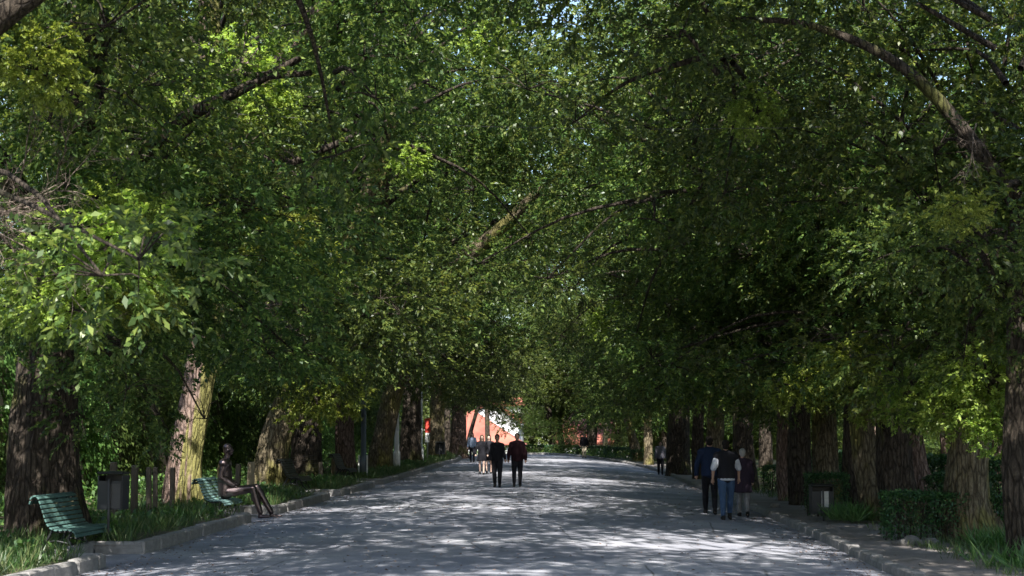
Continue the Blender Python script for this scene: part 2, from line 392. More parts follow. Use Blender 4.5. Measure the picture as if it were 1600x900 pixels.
def crown_mesh(name, seed, rx, rz, zc, nblob, ntw, k, ll, lw, leafm, low=6, flat=.75, big=1.0):
    global rng
    rng = np.random.default_rng(seed); rr = random.Random(seed)
    wood = MB(); Os = []; As = []
    cs = []
    for i in range(nblob):
        for _ in range(60):
            p = np.array([rr.uniform(-1, 1), rr.uniform(-1, 1), rr.uniform(-1, 1)]); q = np.linalg.norm(p)
            if not (.35 < q < 1): continue
            c = np.array([p[0] * rx, p[1] * rx, zc + p[2] * rz])
            if all(np.linalg.norm((c - o_[0]) / np.array([1, 1, flat])) > 1.0 for o_ in cs): break
        cs.append((c, rr.uniform(1.0, 1.0 + big)))
    for i in range(low):
        a = rr.uniform(0, 6.28); d = rr.uniform(.45, .95) * rx
        cs.append((np.array([d * math.cos(a), d * math.sin(a), rr.uniform(-2.2, -.3)]), rr.uniform(.7, 1.1)))
    for c, r in cs:
        m_ = int(ntw * (r / 1.2) ** 2); u = rnd(m_); rad = r * rng.uniform(.35, 1.08, m_) ** .6
        O = c + u * rad[:, None] * np.array([1.15, 1.15, flat]); Os.append(O)
        A = u * np.array([1, 1, .5]) + rng.normal(size=(m_, 3)) * .35; A[:, 2] -= .1; As.append(A)
        st = Vector((c[0] * .12, c[1] * .12, min(c[2] * .55, c[2] - .6) if c[2] > 0 else -.2)); en = Vector(c)
        md = st.lerp(en, .5) + Vector((rr.uniform(-.4, .4), rr.uniform(-.4, .4), rr.uniform(.1, .6)))
        pts, rads = interp_path([st, md, en], [.06, .035, .015], 3); wood.tube(pts, rads, 5, 1, False)
        for j in range(6):
            e = O[rr.randrange(m_)]; mid = en.lerp(Vector(e), .5) + Vector((rr.uniform(-.1, .1), rr.uniform(-.1, .1), .08))
            wood.tube([en, mid, Vector(e)], [.016, .01, .004], 3, 1, False)
    C, D, N_, L, W = sprays(np.vstack(Os), np.vstack(As), k, .5, ll, lw)
    return leaves_mesh(C, D, N_, L, W, name, wood, [leafm, M['twig']])

CROWNS = [crown_mesh('crown', s, 6.2, 5.2, 4.6, 24, 76, 17, .145, .036, M['leaf'], 5) for s in (3, 14, 25)]
THIN = [crown_mesh('crown', s, 5.6, 2.6, 2.6, 13, 80, 17, .145, .036, M['leaf'], 3) for s in (31, 47)]
LOWS = [crown_mesh('low_boughs', s, 3.4, 1.0, .4, 8, 66, 22, .13, .033, M['leaf'], 6) for s in (61, 72)]
CROWN_BUSHY = crown_mesh('crown', 51, 4.2, 4.6, 4.0, 44, 60, 18, .17, .045, M['leaf_far'], 8)

def tree(name, pts, rad, barkm, label, group=None, crown=None, crown_at=None, cs=1.0, boughs=(), seg=20, cat='tree', rz=None, flare=.28, over=None, low=None, high=None):
    """pts: world control points of the trunk from the ground up"""
    base = Vector(pts[0]); root = empty(name, base, label, cat, group)
    mb = MB(); p, r = interp_path([Vector(q) - base for q in pts], rad, 18 if seg > 30 else 7)
    p[0].z -= .3; sd_ = random.uniform(0, 20)
    mb.tube(p, r, seg, 0, True, .075, flare, sd_)
    for bp, br in boughs:
        q, r2 = interp_path([Vector(t) - base for t in bp], br, 5); mb.tube(q, r2, 10, 0, True, .07, None, sd_ + 3)
    mb.build('trunk', barkm, root)
    if crown is not None and over is not None:
        q, r2 = interp_path([Vector(t) - base for t in over], [rad[-2] * .7, rad[-2] * .42, rad[-2] * .25, .04], 5)
        bm_ = MB(); bm_.tube(q, r2, 10, 0, True, .07, None, sd_ + 5); bm_.build('bough', M['bark_dark'], root)
        c2 = Vector(over[-1]) - base; o = link('crown', THIN[random.randrange(2)], root, (c2.x, c2.y, c2.z - .4), (0, 0, random.uniform(0, 6.28)))
        o.scale = (.95, .95, .95); o['kind'] = 'stuff'
    if low is not None:
        o = link('low_boughs', LOWS[random.randrange(2)], root, Vector(low) - base, (0, 0, random.uniform(0, 6.28))); o['kind'] = 'stuff'
    if high is not None:
        for hp in high:
            o = link('crown', THIN[random.randrange(2)], root, Vector(hp) - base, (0, 0, random.uniform(0, 6.28))); o.scale = (1.05, 1.05, 1.0); o['kind'] = 'stuff'
    if crown is not None:
        for me, at, s in ([(crown, crown_at, cs)] if not isinstance(crown, list) else crown):
            at = Vector(at if at is not None else pts[-1]) - base
            o = link('crown', me, root, at, (random.uniform(-.1, .1), random.uniform(-.1, .1), random.uniform(0, 6.28) if rz is None else rz))
            o.scale = (s, s, s * random.uniform(.92, 1.08)); o['kind'] = 'stuff'
    return root
def gp(px, d, X=None):
    x = (px - 900) / F * d if X is None else X
    return Vector((x, d, vz(x, d)))
cr = lambda i: CROWNS[i % 3]
def auto_tree(x, d, r, h, lean, barkm, label, group, k, cs=1, ch=None, name='broadleaf_tree', over=None, high=None):
    b_ = Vector((x, d, vz(x, d))); lx, ly = lean
    pts = [b_, b_ + Vector((lx * .25, ly * .25, h * .3)), b_ + Vector((lx * .6, ly * .6, h * .65)), b_ + Vector((lx, ly, h)), b_ + Vector((lx * 1.3, ly * 1.2, h * 1.7))]
    top = pts[3]; bo = []
    for j in range(4):
        a = random.uniform(0, 6.28); e = top + Vector((math.cos(a) * 3.2, math.sin(a) * 3.2, random.uniform(1.5, 3.5)))
        bo.append(([top - Vector((0, 0, .4)), top.lerp(e, .5) + Vector((0, 0, .5)), e], [r * .5, r * .34, r * .16]))
    return tree(name, pts, [r * 1.15, r, r * .9, r * .8, r * .35], barkm, label, group, cr(k) if isinstance(k, int) else k, top if ch is None else b_ + Vector((lx, ly, ch)), cs, bo,
                over=[top, top.lerp(Vector((over, d, 8.4)), .5) + Vector((0, 0, .6)), top.lerp(Vector((over, d, 8.4)), .8) + Vector((0, 0, .4)), Vector((over, d + random.uniform(-1, 1), 8.2))] if over is not None else None, high=high)

GL = 'trees lining the left side of the road'; GR = 'trees lining the right side of the road'
TL = []
# left row, read off the photograph: (pixel, distance) control points
def px_tree(name, ctl, rad, barkm, label, group, k, cs=1, boughs=(), crown_i=None, extra=(), ch=0, over=True):
    pts = [gp(ctl[0][0], ctl[0][2])] + [P(*c) for c in ctl[1:]]
    bo = [([P(*q) for q in bp], br) for bp, br in boughs]
    ci = len(pts) - 1 if crown_i is None else crown_i
    crs = [(cr(k), pts[ci] + Vector((0, 0, ch)), cs)] + [(cr(k + 1 + j), P(*e[:3]), e[3]) for j, e in enumerate(extra)]
    t_ = pts[ci]; tx = -4.2 if t_.x < 0 else 2.4; ov = None
    if over: tz = t_.z + random.uniform(2.2, 3.4); ov = [t_ - Vector((0, 0, .3)), t_.lerp(Vector((tx, t_.y, tz)), .35) + Vector((0, 0, .7)), t_.lerp(Vector((tx, t_.y, tz)), .7) + Vector((0, 0, .5)), Vector((tx, t_.y + random.uniform(-1, 1), tz))]
    return tree(name, pts, rad, barkm, label, group, crs, boughs=bo, seg=64 if ctl[0][2] < 50 else 34, over=ov, high=(([(t_.x - .5, t_.y, 14.5)] if ctl[0][2] > 50 else None) if t_.x > 0 else [(t_.x + 2, t_.y, 14.2)] if ctl[0][2] > 44 else None), low=(pts[0].x + (2.0 if pts[0].x < 0 else -1.2 if pts[0].y > 40 else 1.0), pts[0].y + random.uniform(-2, 1), pts[0].z + (4.4 if pts[0].x < 0 and pts[0].y < 40 else random.uniform(4.6, 5.2)) + (.35 if pts[0].x > 0 and pts[0].y < 40 else 0)))
TLS = []
TLS += [None]
TLS[0] = px_tree('broadleaf_tree', [(72, 800, 27), (70, 700, 27), (78, 560, 27), (95, 380, 27), (130, 150, 26), (160, -150, 25)], [.68, .58, .5, .42, .34, .2], M['bark_dark'],
        'massive dark trunk behind the nearest green bench, at the left edge', GL, 0, .74, [([(85, 450, 27), (30, 300, 25), (-60, 180, 24)], [.3, .22, .12])], 3, ch=1)
px_tree('broadleaf_tree', [(283, 790, 36.5), (293, 700, 36.5), (318, 560, 36.5), (335, 380, 36.5), (330, 180, 35), (325, -60, 34)], [.46, .37, .35, .33, .3, .2], M['bark_pied'],
        'sunlit pinkish trunk with a yellow-green mossy stripe beside the statue bench', GL, 1, 1, [([(333, 330, 36.5), (390, 180, 36), (470, 55, 35), (560, -80, 34)], [.3, .26, .22, .12])], 3, ch=1.5)
px_tree('broadleaf_tree', [(420, 760, 47), (430, 690, 47), (470, 580, 47), (530, 440, 46), (575, 320, 45), (620, 180, 44)], [.54, .45, .42, .38, .34, .2], M['bark_moss'],
        'mossy brown trunk leaning right towards the road behind the pale square post', GL, 2, 1, [([(535, 430, 46), (590, 350, 46), (610, 250, 45)], [.25, .2, .12])], 3, ch=1)
px_tree('broadleaf_tree', [(478, 748, 56), (480, 690, 56), (478, 600, 56), (475, 450, 56)], [.62, .52, .46, .35], M['bark_dark'],
        'dark shaded trunk between the leaning mossy tree and the slim posts', GL, 0, .95, over=False)
px_tree('broadleaf_tree', [(538, 738, 60), (538, 690, 60), (536, 600, 60), (530, 450, 60)], [.42, .36, .32, .24], M['bark_pink'],
        'straight grey-pink trunk behind the third bench left of the lamp post', GL, 1, .95, over=False)
px_tree('broadleaf_tree', [(592, 738, 69), (600, 680, 69), (622, 590, 69), (670, 530, 68), (705, 430, 66), (790, 350, 64), (860, 280, 62)], [.58, .46, .42, .38, .32, .25, .14], M['bark_moss'],
        'trunk leaning right over the road with a long mossy bough, by the lamp post', GL, 2, 1, crown_i=3, ch=2)
px_tree('broadleaf_tree', [(640, 730, 79), (642, 680, 79), (645, 600, 79), (650, 480, 79)], [.6, .5, .44, .32], M['bark_dark'],
        'dark trunk between the two white marker posts', GL, 0, 1, over=False)
px_tree('broadleaf_tree', [(681, 722, 93), (682, 680, 93), (684, 610, 93), (690, 520, 93)], [.55, .46, .4, .3], M['bark_moss'],
        'mossy trunk behind the small roadside bin far down the left row', GL, 1, 1)
px_tree('broadleaf_tree', [(716, 718, 103), (717, 680, 103), (718, 610, 103), (720, 520, 103)], [.62, .5, .46, .34], M['bark_pink'],
        'last trunk of the left row, beside the orange roof', GL, 2, 1.05)
# right row
TLS += [None]
TLS[1] = px_tree('broadleaf_tree', [(1594, 880, 24.5), (1592, 760, 24.5), (1594, 600, 24.5), (1600, 300, 24)], [.34, .25, .22, .18], M['bark_dark'],
        'nearest right-hand trunk, cut by the right edge of the picture', GR, 1, .95, ch=0.3)
px_tree('broadleaf_tree', [(1508, 858, 29), (1510, 780, 29), (1514, 690, 29), (1525, 520, 29), (1530, 300, 29)], [.5, .39, .35, .3, .2], M['bark_moss'],
        'thick mossy trunk in front of the near clipped hedge', GR, 2, .85, over=False, crown_i=3)
px_tree('broadleaf_tree', [(1402, 820, 34), (1400, 740, 34), (1395, 650, 34), (1380, 480, 34)], [.44, .38, .34, .28], M['bark_dark'],
        'very dark trunk behind the left end of the near hedge', GR, 0, .95)
px_tree('broadleaf_tree', [(1444, 800, 38), (1432, 740, 38), (1418, 660, 38), (1390, 520, 38)], [.36, .3, .26, .2], M['bark_pink'],
        'bluish grey trunk leaning left, between the dark trunk and the mossy hedge trunk', GR, 1, .8)
px_tree('broadleaf_tree', [(1364, 822, 35.5), (1356, 740, 35.5), (1345, 650, 35.5), (1330, 480, 35.5)], [.34, .28, .25, .2], M['bark_moss'],
        'sunlit yellow-brown trunk with a bright grass tuft at its foot', GR, 2, .8, over=False)
px_tree('broadleaf_tree', [(1332, 815, 38.5), (1330, 740, 38.5), (1330, 650, 38.5), (1335, 480, 38.5)], [.25, .2, .18, .16], M['bark_dark'],
        'shaded trunk standing close on the left of the sunlit yellow-brown one', GR, 0, .85, over=False)
px_tree('broadleaf_tree', [(1290, 790, 46), (1290, 730, 46), (1288, 660, 46), (1290, 520, 46)], [.42, .36, .33, .26], M['bark_moss'],
        'trunk with a lit right side rising behind the litter bin hedge', GR, 1, .9, over=False)
px_tree('broadleaf_tree', [(1250, 800, 43), (1250, 730, 43), (1250, 660, 43), (1255, 500, 43)], [.4, .32, .29, .24], M['bark_dark'],
        'broad dark trunk left of the litter bin', GR, 2, .95)
px_tree('broadleaf_tree', [(1223, 790, 46), (1222, 730, 46), (1222, 660, 46), (1225, 520, 46)], [.22, .17, .15, .12], M['bark_pink'],
        'slim straight trunk just left of the broad dark one', GR, 0, .85, over=False)
px_tree('broadleaf_tree', [(1162, 770, 56), (1162, 710, 56), (1160, 650, 56), (1155, 520, 56)], [.46, .38, .34, .26], M['bark_dark'],
        'dark trunk directly behind the short person of the walking three', GR, 1, .85)
px_tree('broadleaf_tree', [(1115, 758, 64), (1116, 700, 64), (1118, 660, 64), (1122, 540, 64)], [.42, .37, .34, .26], M['bark_moss'],
        'sunlit tan trunk above the head of the man in the blue jacket', GR, 2, .95)
px_tree('broadleaf_tree', [(1058, 748, 78), (1060, 700, 78), (1062, 640, 78), (1066, 520, 78)], [.62, .56, .5, .36], M['bark_dark'],
        'wide black trunk just right of the man in the grey jacket', GR, 0, 1)
px_tree('broadleaf_tree', [(1090, 752, 70), (1090, 700, 70), (1092, 640, 70), (1096, 520, 70)], [.3, .26, .24, .18], M['bark_dark'],
        'narrower dark trunk between the wide black trunk and the sunlit tan one', GR, 1, .9, over=False)
px_tree('broadleaf_tree', [(1012, 726, 98), (1013, 690, 98), (1012, 640, 98), (1010, 560, 98)], [.3, .26, .24, .2], M['bark_moss'],
        'short lit trunk behind the man in the grey jacket', GR, 2, .9)
px_tree('broadleaf_tree', [(996, 722, 108), (990, 690, 108), (982, 660, 108), (972, 600, 108)], [.4, .32, .28, .2], M['bark_moss'],
        'pale yellow trunk leaning left at the end of the right row', GR, 1, .9)
def small_far(px, d, r, lean, h, label, s, name='broadleaf_tree'):
    return auto_tree((px - 900) / F * d, d, r, h, lean, M['bark_dark'], label, 'thin trees at the road end', CROWN_BUSHY, s)
small_far(924, 124, .36, (-.1, 0), 4.2, 'upright dark trunk beside the lone walker at the road end', .9)
small_far(865, 128, .28, (-.6, 0), 5.0, 'thin dark curved tree standing clear against the pale gap at the road end', 1.0)
# nearer trees whose crowns hang into the top of the frame and shade the road
for i, (x, y, lab) in enumerate([(-9.6, 18.5, 'overhanging tree whose leaves fill the upper left corner'), (9.8, 14.5, 'overhanging tree whose blurred dark leaves fill the upper right corner'),
                  (-9.8, -3, None), (9.4, -2, None), (-10.5, -12, None), (8.2, -9, None), (8.6, -17, None), (-10, -16, None)]):
    auto_tree(x, y, .42, 5.2, (.5 if x < 0 else -.5, 0), M['bark_dark'], lab or 'tree of the avenue beside and behind the camera', 'avenue trees beside the camera', i, .95, over=(-3.6 if x < 0 else 2.2) if i in (0, 2, 5) else None, high=[(x - 6.5, y + 1, 12.2), (1.5, 8, 13), (8.8, 10.5, 12.6)] if i == 1 else [(-1.5, 12, 12.5)] if i == 0 else None)  # high and rear over crowns: added out of frame to shade road and leaves
auto_tree((727 - 900) / F * 122, 122, .16, 5.6, (1.6, 0), M['bark_dark'], 'slender tree leaning over the gap in front of the orange roof', 'thin trees at the road end', LOWS[0], .8)
# park trees behind both rows
for i, (x, y) in enumerate([(13.5, 33), (15, 44), (13, 55), (17, 64), (13, 72), (16, 84), (11, 92), (14, 104), (21, 50), (23, 70), (22, 92), (28, 110), (19, 120), (9, 116), (12, 132),
                            (31, 84), (37, 105), (27, 60)]):
    auto_tree(x, y, random.uniform(.28, .4), random.uniform(4, 5), (random.uniform(-.6, .3), 0), random.choice((M['bark_moss'], M['bark_dark'], M['bark_pink'])),
              'park tree standing deeper in the park behind the right row', 'park trees behind the right row', i, random.uniform(.85, 1.05), high=[(x, y, 13)] if y > 80 else None)
for i, (x, y) in enumerate([(-20, 44), (-17, 54), (-19, 66), (-17, 78), (-19, 90), (-15, 101), (-22, 112), (-26, 55), (-27, 80), (-28, 103), (-18, 124), (-27, 135)]):
    auto_tree(x, y, random.uniform(.3, .42), 5, (.3, 0), M['bark_dark'], 'tree behind the ivy wall left of the road', 'trees behind the ivy wall', i + 1, random.uniform(.9, 1.1), high=[(x, y, 13), (x + 3, y + 4, 16)])
for i, (x, y, s, h) in enumerate([(1.5, 140, 1.0, 5), (6, 150, 1.1, 5), (11, 146, 1, 5), (-1.5, 152, .9, 7.5), (-15, 146, 1, 7), (16, 158, 1.1, 6), (22, 150, 1.1, 6), (-9, 160, 1, 12), (-20, 165, 1.1, 8), (3, 168, 1.1, 11), (-10.4, 127, .9, 7.2), (-1.2, 131, .62, 3.4), (3.4, 134, .7, 3.8), (7.6, 133, .7, 3.6), (11.5, 131, .8, 3.5)]):
    auto_tree(x, y, .25, h, (random.uniform(-.4, .4), 0), M['bark_dark'], 'bushy tree growing past the crest at the road end', 'bushy trees past the crest', CROWN_BUSHY, s)
# shrub belt closing the view under the park trees
for i in range(44):
    if i < 26: x, y = 24 + 14 * random.random() + i * .5, 36 + i * 6.2
    elif i < 36: x, y = random.uniform(8, 26), 122 + (i - 26) * 3.5
    else: x, y = -30 + random.uniform(-4, 4), 100 + (i - 36) * 9
    z = vz(x, y) if y < 160 else float(gz(x, y, False)); root = empty('shrub', (x, y, z), 'dense round shrub in the thicket closing the park', 'shrub', 'shrubs of the thicket deep in the park')
    o = link('foliage', CROWN_BUSHY, root, (0, 0, .6), (0, 0, random.uniform(0, 6))); o.scale = (1, 1, .75); o['kind'] = 'stuff'
# big dark wood behind everything
for i in range(26):
    a = -1 + 2 * i / 25; x = a * 85; y = 215 + 25 * math.cos(a * 2) + random.uniform(-8, 8)
    if -22 < x < 4: y = 262
    auto_tree(x, y, .4, 7, (0, 0), M['bark_dark'], 'tall tree of the wood beyond the houses', 'trees of the far wood', CROWN_BUSHY, 2.2)
# lime-green leaf sprays on the row trees, sunlight painted into their paler colour
M['leaf_sunlit'] = leaf_mat('leaf_sunlit', (.12, .19, .035), (.21, .29, .055), (.32, .39, .1), .45)
LIT_SPRAYS = [crown_mesh('sunlit_sprays', s_, .9, .6, 0, 4, 60, 20, .2, .048, M['leaf_sunlit'], 0, .7, .2) for s_ in (101, 113)]
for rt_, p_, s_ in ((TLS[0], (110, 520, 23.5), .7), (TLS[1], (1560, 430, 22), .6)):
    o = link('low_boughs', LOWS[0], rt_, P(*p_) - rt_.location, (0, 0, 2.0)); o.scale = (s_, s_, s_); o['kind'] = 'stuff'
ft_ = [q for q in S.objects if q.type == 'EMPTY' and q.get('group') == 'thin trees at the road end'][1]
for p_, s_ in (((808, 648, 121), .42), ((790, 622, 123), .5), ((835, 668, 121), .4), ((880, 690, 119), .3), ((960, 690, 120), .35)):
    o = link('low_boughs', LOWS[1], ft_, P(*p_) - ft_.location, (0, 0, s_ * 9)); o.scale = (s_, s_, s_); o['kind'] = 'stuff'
ROWT = [q for q in S.objects if q.type == 'EMPTY' and q.get('group') in (GL, GR, 'avenue trees beside the camera')]
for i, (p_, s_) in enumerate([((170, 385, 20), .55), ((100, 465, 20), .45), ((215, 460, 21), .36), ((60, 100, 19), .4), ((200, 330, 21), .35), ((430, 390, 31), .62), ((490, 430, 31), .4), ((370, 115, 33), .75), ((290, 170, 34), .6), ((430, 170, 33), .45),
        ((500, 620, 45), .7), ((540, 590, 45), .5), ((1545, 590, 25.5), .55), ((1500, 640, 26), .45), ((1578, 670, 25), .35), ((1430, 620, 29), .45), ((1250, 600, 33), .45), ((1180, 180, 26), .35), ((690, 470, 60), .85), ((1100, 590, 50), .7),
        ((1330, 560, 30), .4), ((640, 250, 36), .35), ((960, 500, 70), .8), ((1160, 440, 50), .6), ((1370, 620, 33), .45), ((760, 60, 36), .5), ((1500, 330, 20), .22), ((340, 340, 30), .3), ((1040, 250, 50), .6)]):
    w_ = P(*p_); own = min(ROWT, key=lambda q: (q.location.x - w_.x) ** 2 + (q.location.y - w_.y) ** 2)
    o = link('sunlit_sprays', LIT_SPRAYS[i % 2], own, w_ - own.location, (random.uniform(-.2, .2), random.uniform(-.2, .2), random.random() * 6)); o.scale = (s_, s_, s_); o['kind'] = 'stuff'
# ------------------------------------------------------------------ openings in the leaf canopy (sun reaches the places the photograph shows lit)
bpy.context.view_layer.update()
OPEN = [((170, 400, 20), .95), ((110, 470, 20), .7), ((215, 470, 21), .6), ((60, 60, 19), .8), ((430, 395, 31), .9), ((470, 440, 31), .5), ((370, 110, 33), 1.2), ((300, 130, 33), .9), ((505, 625, 45), .8), ((470, 640, 45), .5),
        ((290, 720, 36), .6), ((300, 640, 36), .55), ((335, 530, 36), .6), ((325, 175, 35), .6), ((185, 700, 42.5), 1.7), ((150, 650, 43.5), 1.0), ((1545, 610, 25), .9), ((1500, 660, 26), .5), ((1420, 620, 28), .6), ((1570, 700, 25), .4),
        ((1250, 600, 33), .8), ((1330, 560, 30), .6), ((1180, 520, 38), .7), ((1090, 590, 50), 1.0), ((1180, 330, 34), .9), ((1360, 740, 35.3), .5), ((1352, 680, 35.3), .4), ((1512, 800, 28.5), .45), ((385, 790, 35.5), .7), ((340, 740, 35.5), .5),
        ((690, 480, 60), 1.1), ((760, 380, 60), 1.0), ((1180, 170, 24), .6), ((1470, 260, 19), .5), ((640, 200, 34), .6), ((930, 140, 28), .5), ((90, 800, 25), .4), ((1114, 690, 64), .8), ((880, 500, 90), 1.5), ((780, 590, 110), 1.6), ((1130, 440, 60), 1.0),
        ((1450, 860, 27.5), .7), ((1340, 830, 33), .5), ((60, 830, 24), .6), ((500, 760, 47), .7)]
def carve():
    sdn = np.array(sd); done = 0
    T_ = [(np.array(P(*p)), r) for p, r in OPEN]
    for o in [q for q in S.objects if q.type == 'MESH' and q.name.split('.')[0] in ('crown', 'low_boughs')]:
        dt = LEAFDATA.get(o.data.name)
        if dt is None or o.matrix_world.translation.y > 75: continue
        V, extra, mats = dt; Mw = np.array(o.matrix_world); W = V[::4] @ Mw[:3, :3].T + Mw[:3, 3]; kill = np.zeros(len(W), bool)
        for t_, r in T_:
            q = W - t_; a = q @ sdn; rad = np.sqrt(np.maximum(0, (q * q).sum(1) - a * a))
            rr_ = r * (.8 + .35 * np.sin(W[:, 0] * 3.1 + W[:, 2] * 2.3) * np.sin(W[:, 1] * 2.7))
            kill |= (a > .75) & (rad < rr_)
        prune = (W[:, 0] > -6.2) & (W[:, 0] < 4.4) & (W[:, 2] < 2.75) & (W[:, 1] > 12) & (W[:, 1] < 60); kill |= prune   # branches kept clear of the road
        if kill.sum() > (2300 if o.matrix_world.translation.y < 40 else 4000) or (prune.sum() > 200 and len(W) < 40000):
            o.data = quads_mesh(V.reshape(-1, 4, 3)[~kill].reshape(-1, 3), o.data.name.split('.')[0], extra, mats); done += 1
carve()
# ------------------------------------------------------------------ ivy wall and hedges
def leaf_stuff(name, C, D, N_, L, W, m, parent=None, loc=(0, 0, 0), wood=None):
    me = leaves_mesh(C, D, N_, L, W, name, wood, [m, M['twig']])
    o = link(name, me, parent, loc); o['kind'] = 'stuff'; return o
def ivy_chunk(L, H, n_):
    y = rng.uniform(0, L, n_); z = H * rng.uniform(0, 1, n_) ** .9
    b_ = .35 * np.sin(y * 1.1 + z * .7) + .25 * np.sin(y * 2.7 - z * 1.9) + .18 * np.sin(z * 4 + y * 5)
    C = np.stack([b_ + rng.uniform(-.25, .12, n_), y, z + .25 * np.sin(y * 1.7)], 1)
    D = np.stack([rng.uniform(.1, .7, n_), rng.normal(size=n_) * .5, -rng.uniform(.3, 1.1, n_)], 1)
    N_ = np.stack([np.ones(n_) * .9, rng.normal(size=n_) * .4, rng.uniform(0, .8, n_)], 1)
    s = rng.uniform(.6, 1.3, n_)
    return C, D, N_, .13 * s, .055 * s
iw = empty('ivy_wall', (-13.2, 18, 0), 'tall wall smothered in hanging ivy behind the left row of trunks', 'wall')
mb = MB(); mb.box((-.7, 52, 1.6), (.4, 106, 4.4)); mb.build('masonry', M['soil'], iw)
ch = [leaves_mesh(*ivy_chunk(9, 4.1, 9000), 'foliage', None, [M['ivy']]) for _ in range(2)]
for i in range(12):
    o = link('foliage', ch[i % 2], iw, (random.uniform(-.1, .1), i * 8.8, float(gz(-13, 18 + i * 8.8, False)) + .1)); o['kind'] = 'stuff'

def hedge(x0, x1, y0, y1, h, label, dens=760, leafs=.05, group=None, z=None, woody=True):
    zb = float(vz((x0 + x1) / 2, (y0 + y1) / 2)) if z is None else z
    root = empty('clipped_hedge', ((x0 + x1) / 2, (y0 + y1) / 2, zb), label, 'hedge', group)
    dx, dy = x1 - x0, y1 - y0; Cs = []
    def face(n_, f): Cs.append(f(rng.uniform(-.5, .5, n_), rng.uniform(0, 1, n_)))
    jit = lambda n_: rng.normal(size=n_) * .025
    nt_ = int(dx * dy * dens * 2.2); Cs.append(np.stack([rng.uniform(-.5, .5, nt_) * dx, rng.uniform(-.5, .5, nt_) * dy, h + jit(nt_) - rng.uniform(0, .12, nt_) ** 1.5], 1))
    for sx, sy, ln in ((0, -1, dx), (0, 1, dx), (-1, 0, dy), (1, 0, dy)):
        q = int(ln * h * dens * .75); u = rng.uniform(-.5, .5, q); v_ = rng.uniform(0, 1, q) ** .7; dp = np.abs(rng.normal(size=q)) * .07
        if sx: Cs.append(np.stack([sx * (dx / 2 - dp), u * dy, v_ * h], 1))
        else: Cs.append(np.stack([u * dx, sy * (dy / 2 - dp), v_ * h], 1))
    C = np.vstack(Cs); n_ = len(C); s = rng.uniform(.6, 1.4, n_)
    wd = MB()
    if woody:
        for i in range(int((dx + dy) * 9)):
            p = Vector((random.uniform(-.5, .5) * dx, random.uniform(-.5, .5) * dy, 0)); q = p + Vector((random.uniform(-.15, .15), random.uniform(-.15, .15), h * .85))
            wd.tube([p, p.lerp(q, .5) + Vector((random.uniform(-.05, .05), 0, 0)), q], [.016, .012, .007], 4, 0, False)
        wd.build('stem', M['twig'], root)['kind'] = 'stuff'
    leaf_stuff('foliage', C, rnd(n_) + np.array([0, 0, .3]), rnd(n_) + np.array([0, -.3, .6]), leafs * s, leafs * .32 * s, M['box_leaf'], root)
    return root
hedge(5.6, 7.05, 28.6, 29.5, .84, 'near clipped box hedge left of the thick mossy trunk, bare stems showing', 1150, group='clipped hedges along the right footpath')
hedge(7.5, 11.5, 28.9, 29.6, .8, 'sparse clipped hedge right of the thick mossy trunk', 700, group='clipped hedges along the right footpath')
hedge(7.6, 12.5, 34.2, 34.9, 1.0, 'clipped hedge seen through the gap behind the near one', group='clipped hedges along the right footpath')
hedge(5.35, 6.3, 36.6, 37.4, .95, 'dark clipped hedge directly behind the litter bin with the pale sticker', group='clipped hedges along the right footpath')
hedge(6.9, 10.5, 40, 40.8, .9, 'clipped hedge between the litter bin and the lit trunk', group='clipped hedges along the right footpath')
hedge(6.2, 9.2, 52, 53, .9, 'sunlit loose hedge right of the walking three', 380, .07, group='clipped hedges along the right footpath')
hedge(10.5, 11.5, 42, 78, 1.3, 'long dark hedge running deep in the park parallel to the road', 120, .12, group='clipped hedges along the right footpath')
hedge(17.5, 18.5, 30, 76, 1.6, 'tall far hedge closing the park on the right', 90, .14, group='clipped hedges along the right footpath')
for i, (xa, ya) in enumerate([(2.2, 113), (.2, 117), (-2.2, 120.5), (-4.8, 124), (3.9, 108)]):
    hedge(xa - .2, xa + 2.3, ya - .6, ya + .6, .75, ['low dark hedge in the middle of the road end', 'low dark hedge under the thin curved tree', 'low dark hedge right of the walking couple', 'low dark hedge below the orange roof', 'low dark hedge beside the lone walker'][i], 260, .09, 'low hedges closing the road end', woody=False)
# ------------------------------------------------------------------ grass and weeds
def tufts(name, pts, k, h, wd, m, spread, lean=.45, z=None):
    pts = np.array(pts); n_ = len(pts); C = np.repeat(pts, k, 0) + np.concatenate([rng.normal(size=(n_ * k, 2)) * spread, np.zeros((n_ * k, 1))], 1)
    D = rng.normal(size=(n_ * k, 3)) * lean; D[:, 2] = 1; s = rng.uniform(.5, 1.3, n_ * k)
    N_ = rnd(n_ * k) + np.array([0, -.6, .3])
    return leaf_stuff(name, C, D, N_, h * s, wd * s, m)
def scatter(n_, y0, y1, xf, zoff=-.02):
    out = []
    for _ in range(n_):
        y = y0 + (y1 - y0) * random.random() ** 1.4; x = xf(y); out.append((x, y, vz(x, y) + zoff))
    return out
bay = lambda y: -.9 if any(a - .1 < y < b_ + .1 for a, b_ in BAYS_L) else 0
tufts('grass', scatter(1500, 17, 112, lambda y: float(np.interp(y, EY, EL)) - .35 + bay(y) - abs(random.gauss(0, 1.1))), 16, .3, .008, M['grass'], .09)
tufts('grass', scatter(420, 22, 60, lambda y: 5.9 + abs(random.gauss(0, 1.6))), 14, .18, .007, M['grass'], .1)
tufts('grass', [(5.0 + 1.0 + random.gauss(0, .2), 34.4 + random.gauss(0, .25), .02) for _ in range(26)] + [(7.35 + random.gauss(0, .3), 27.4 + random.gauss(0, .3), -.1) for _ in range(26)] + [(7.0 + random.gauss(0, .5), 23.6 + random.gauss(0, .4), -.14) for _ in range(40)], 26, .42, .009, M['weed'], .1, .7)
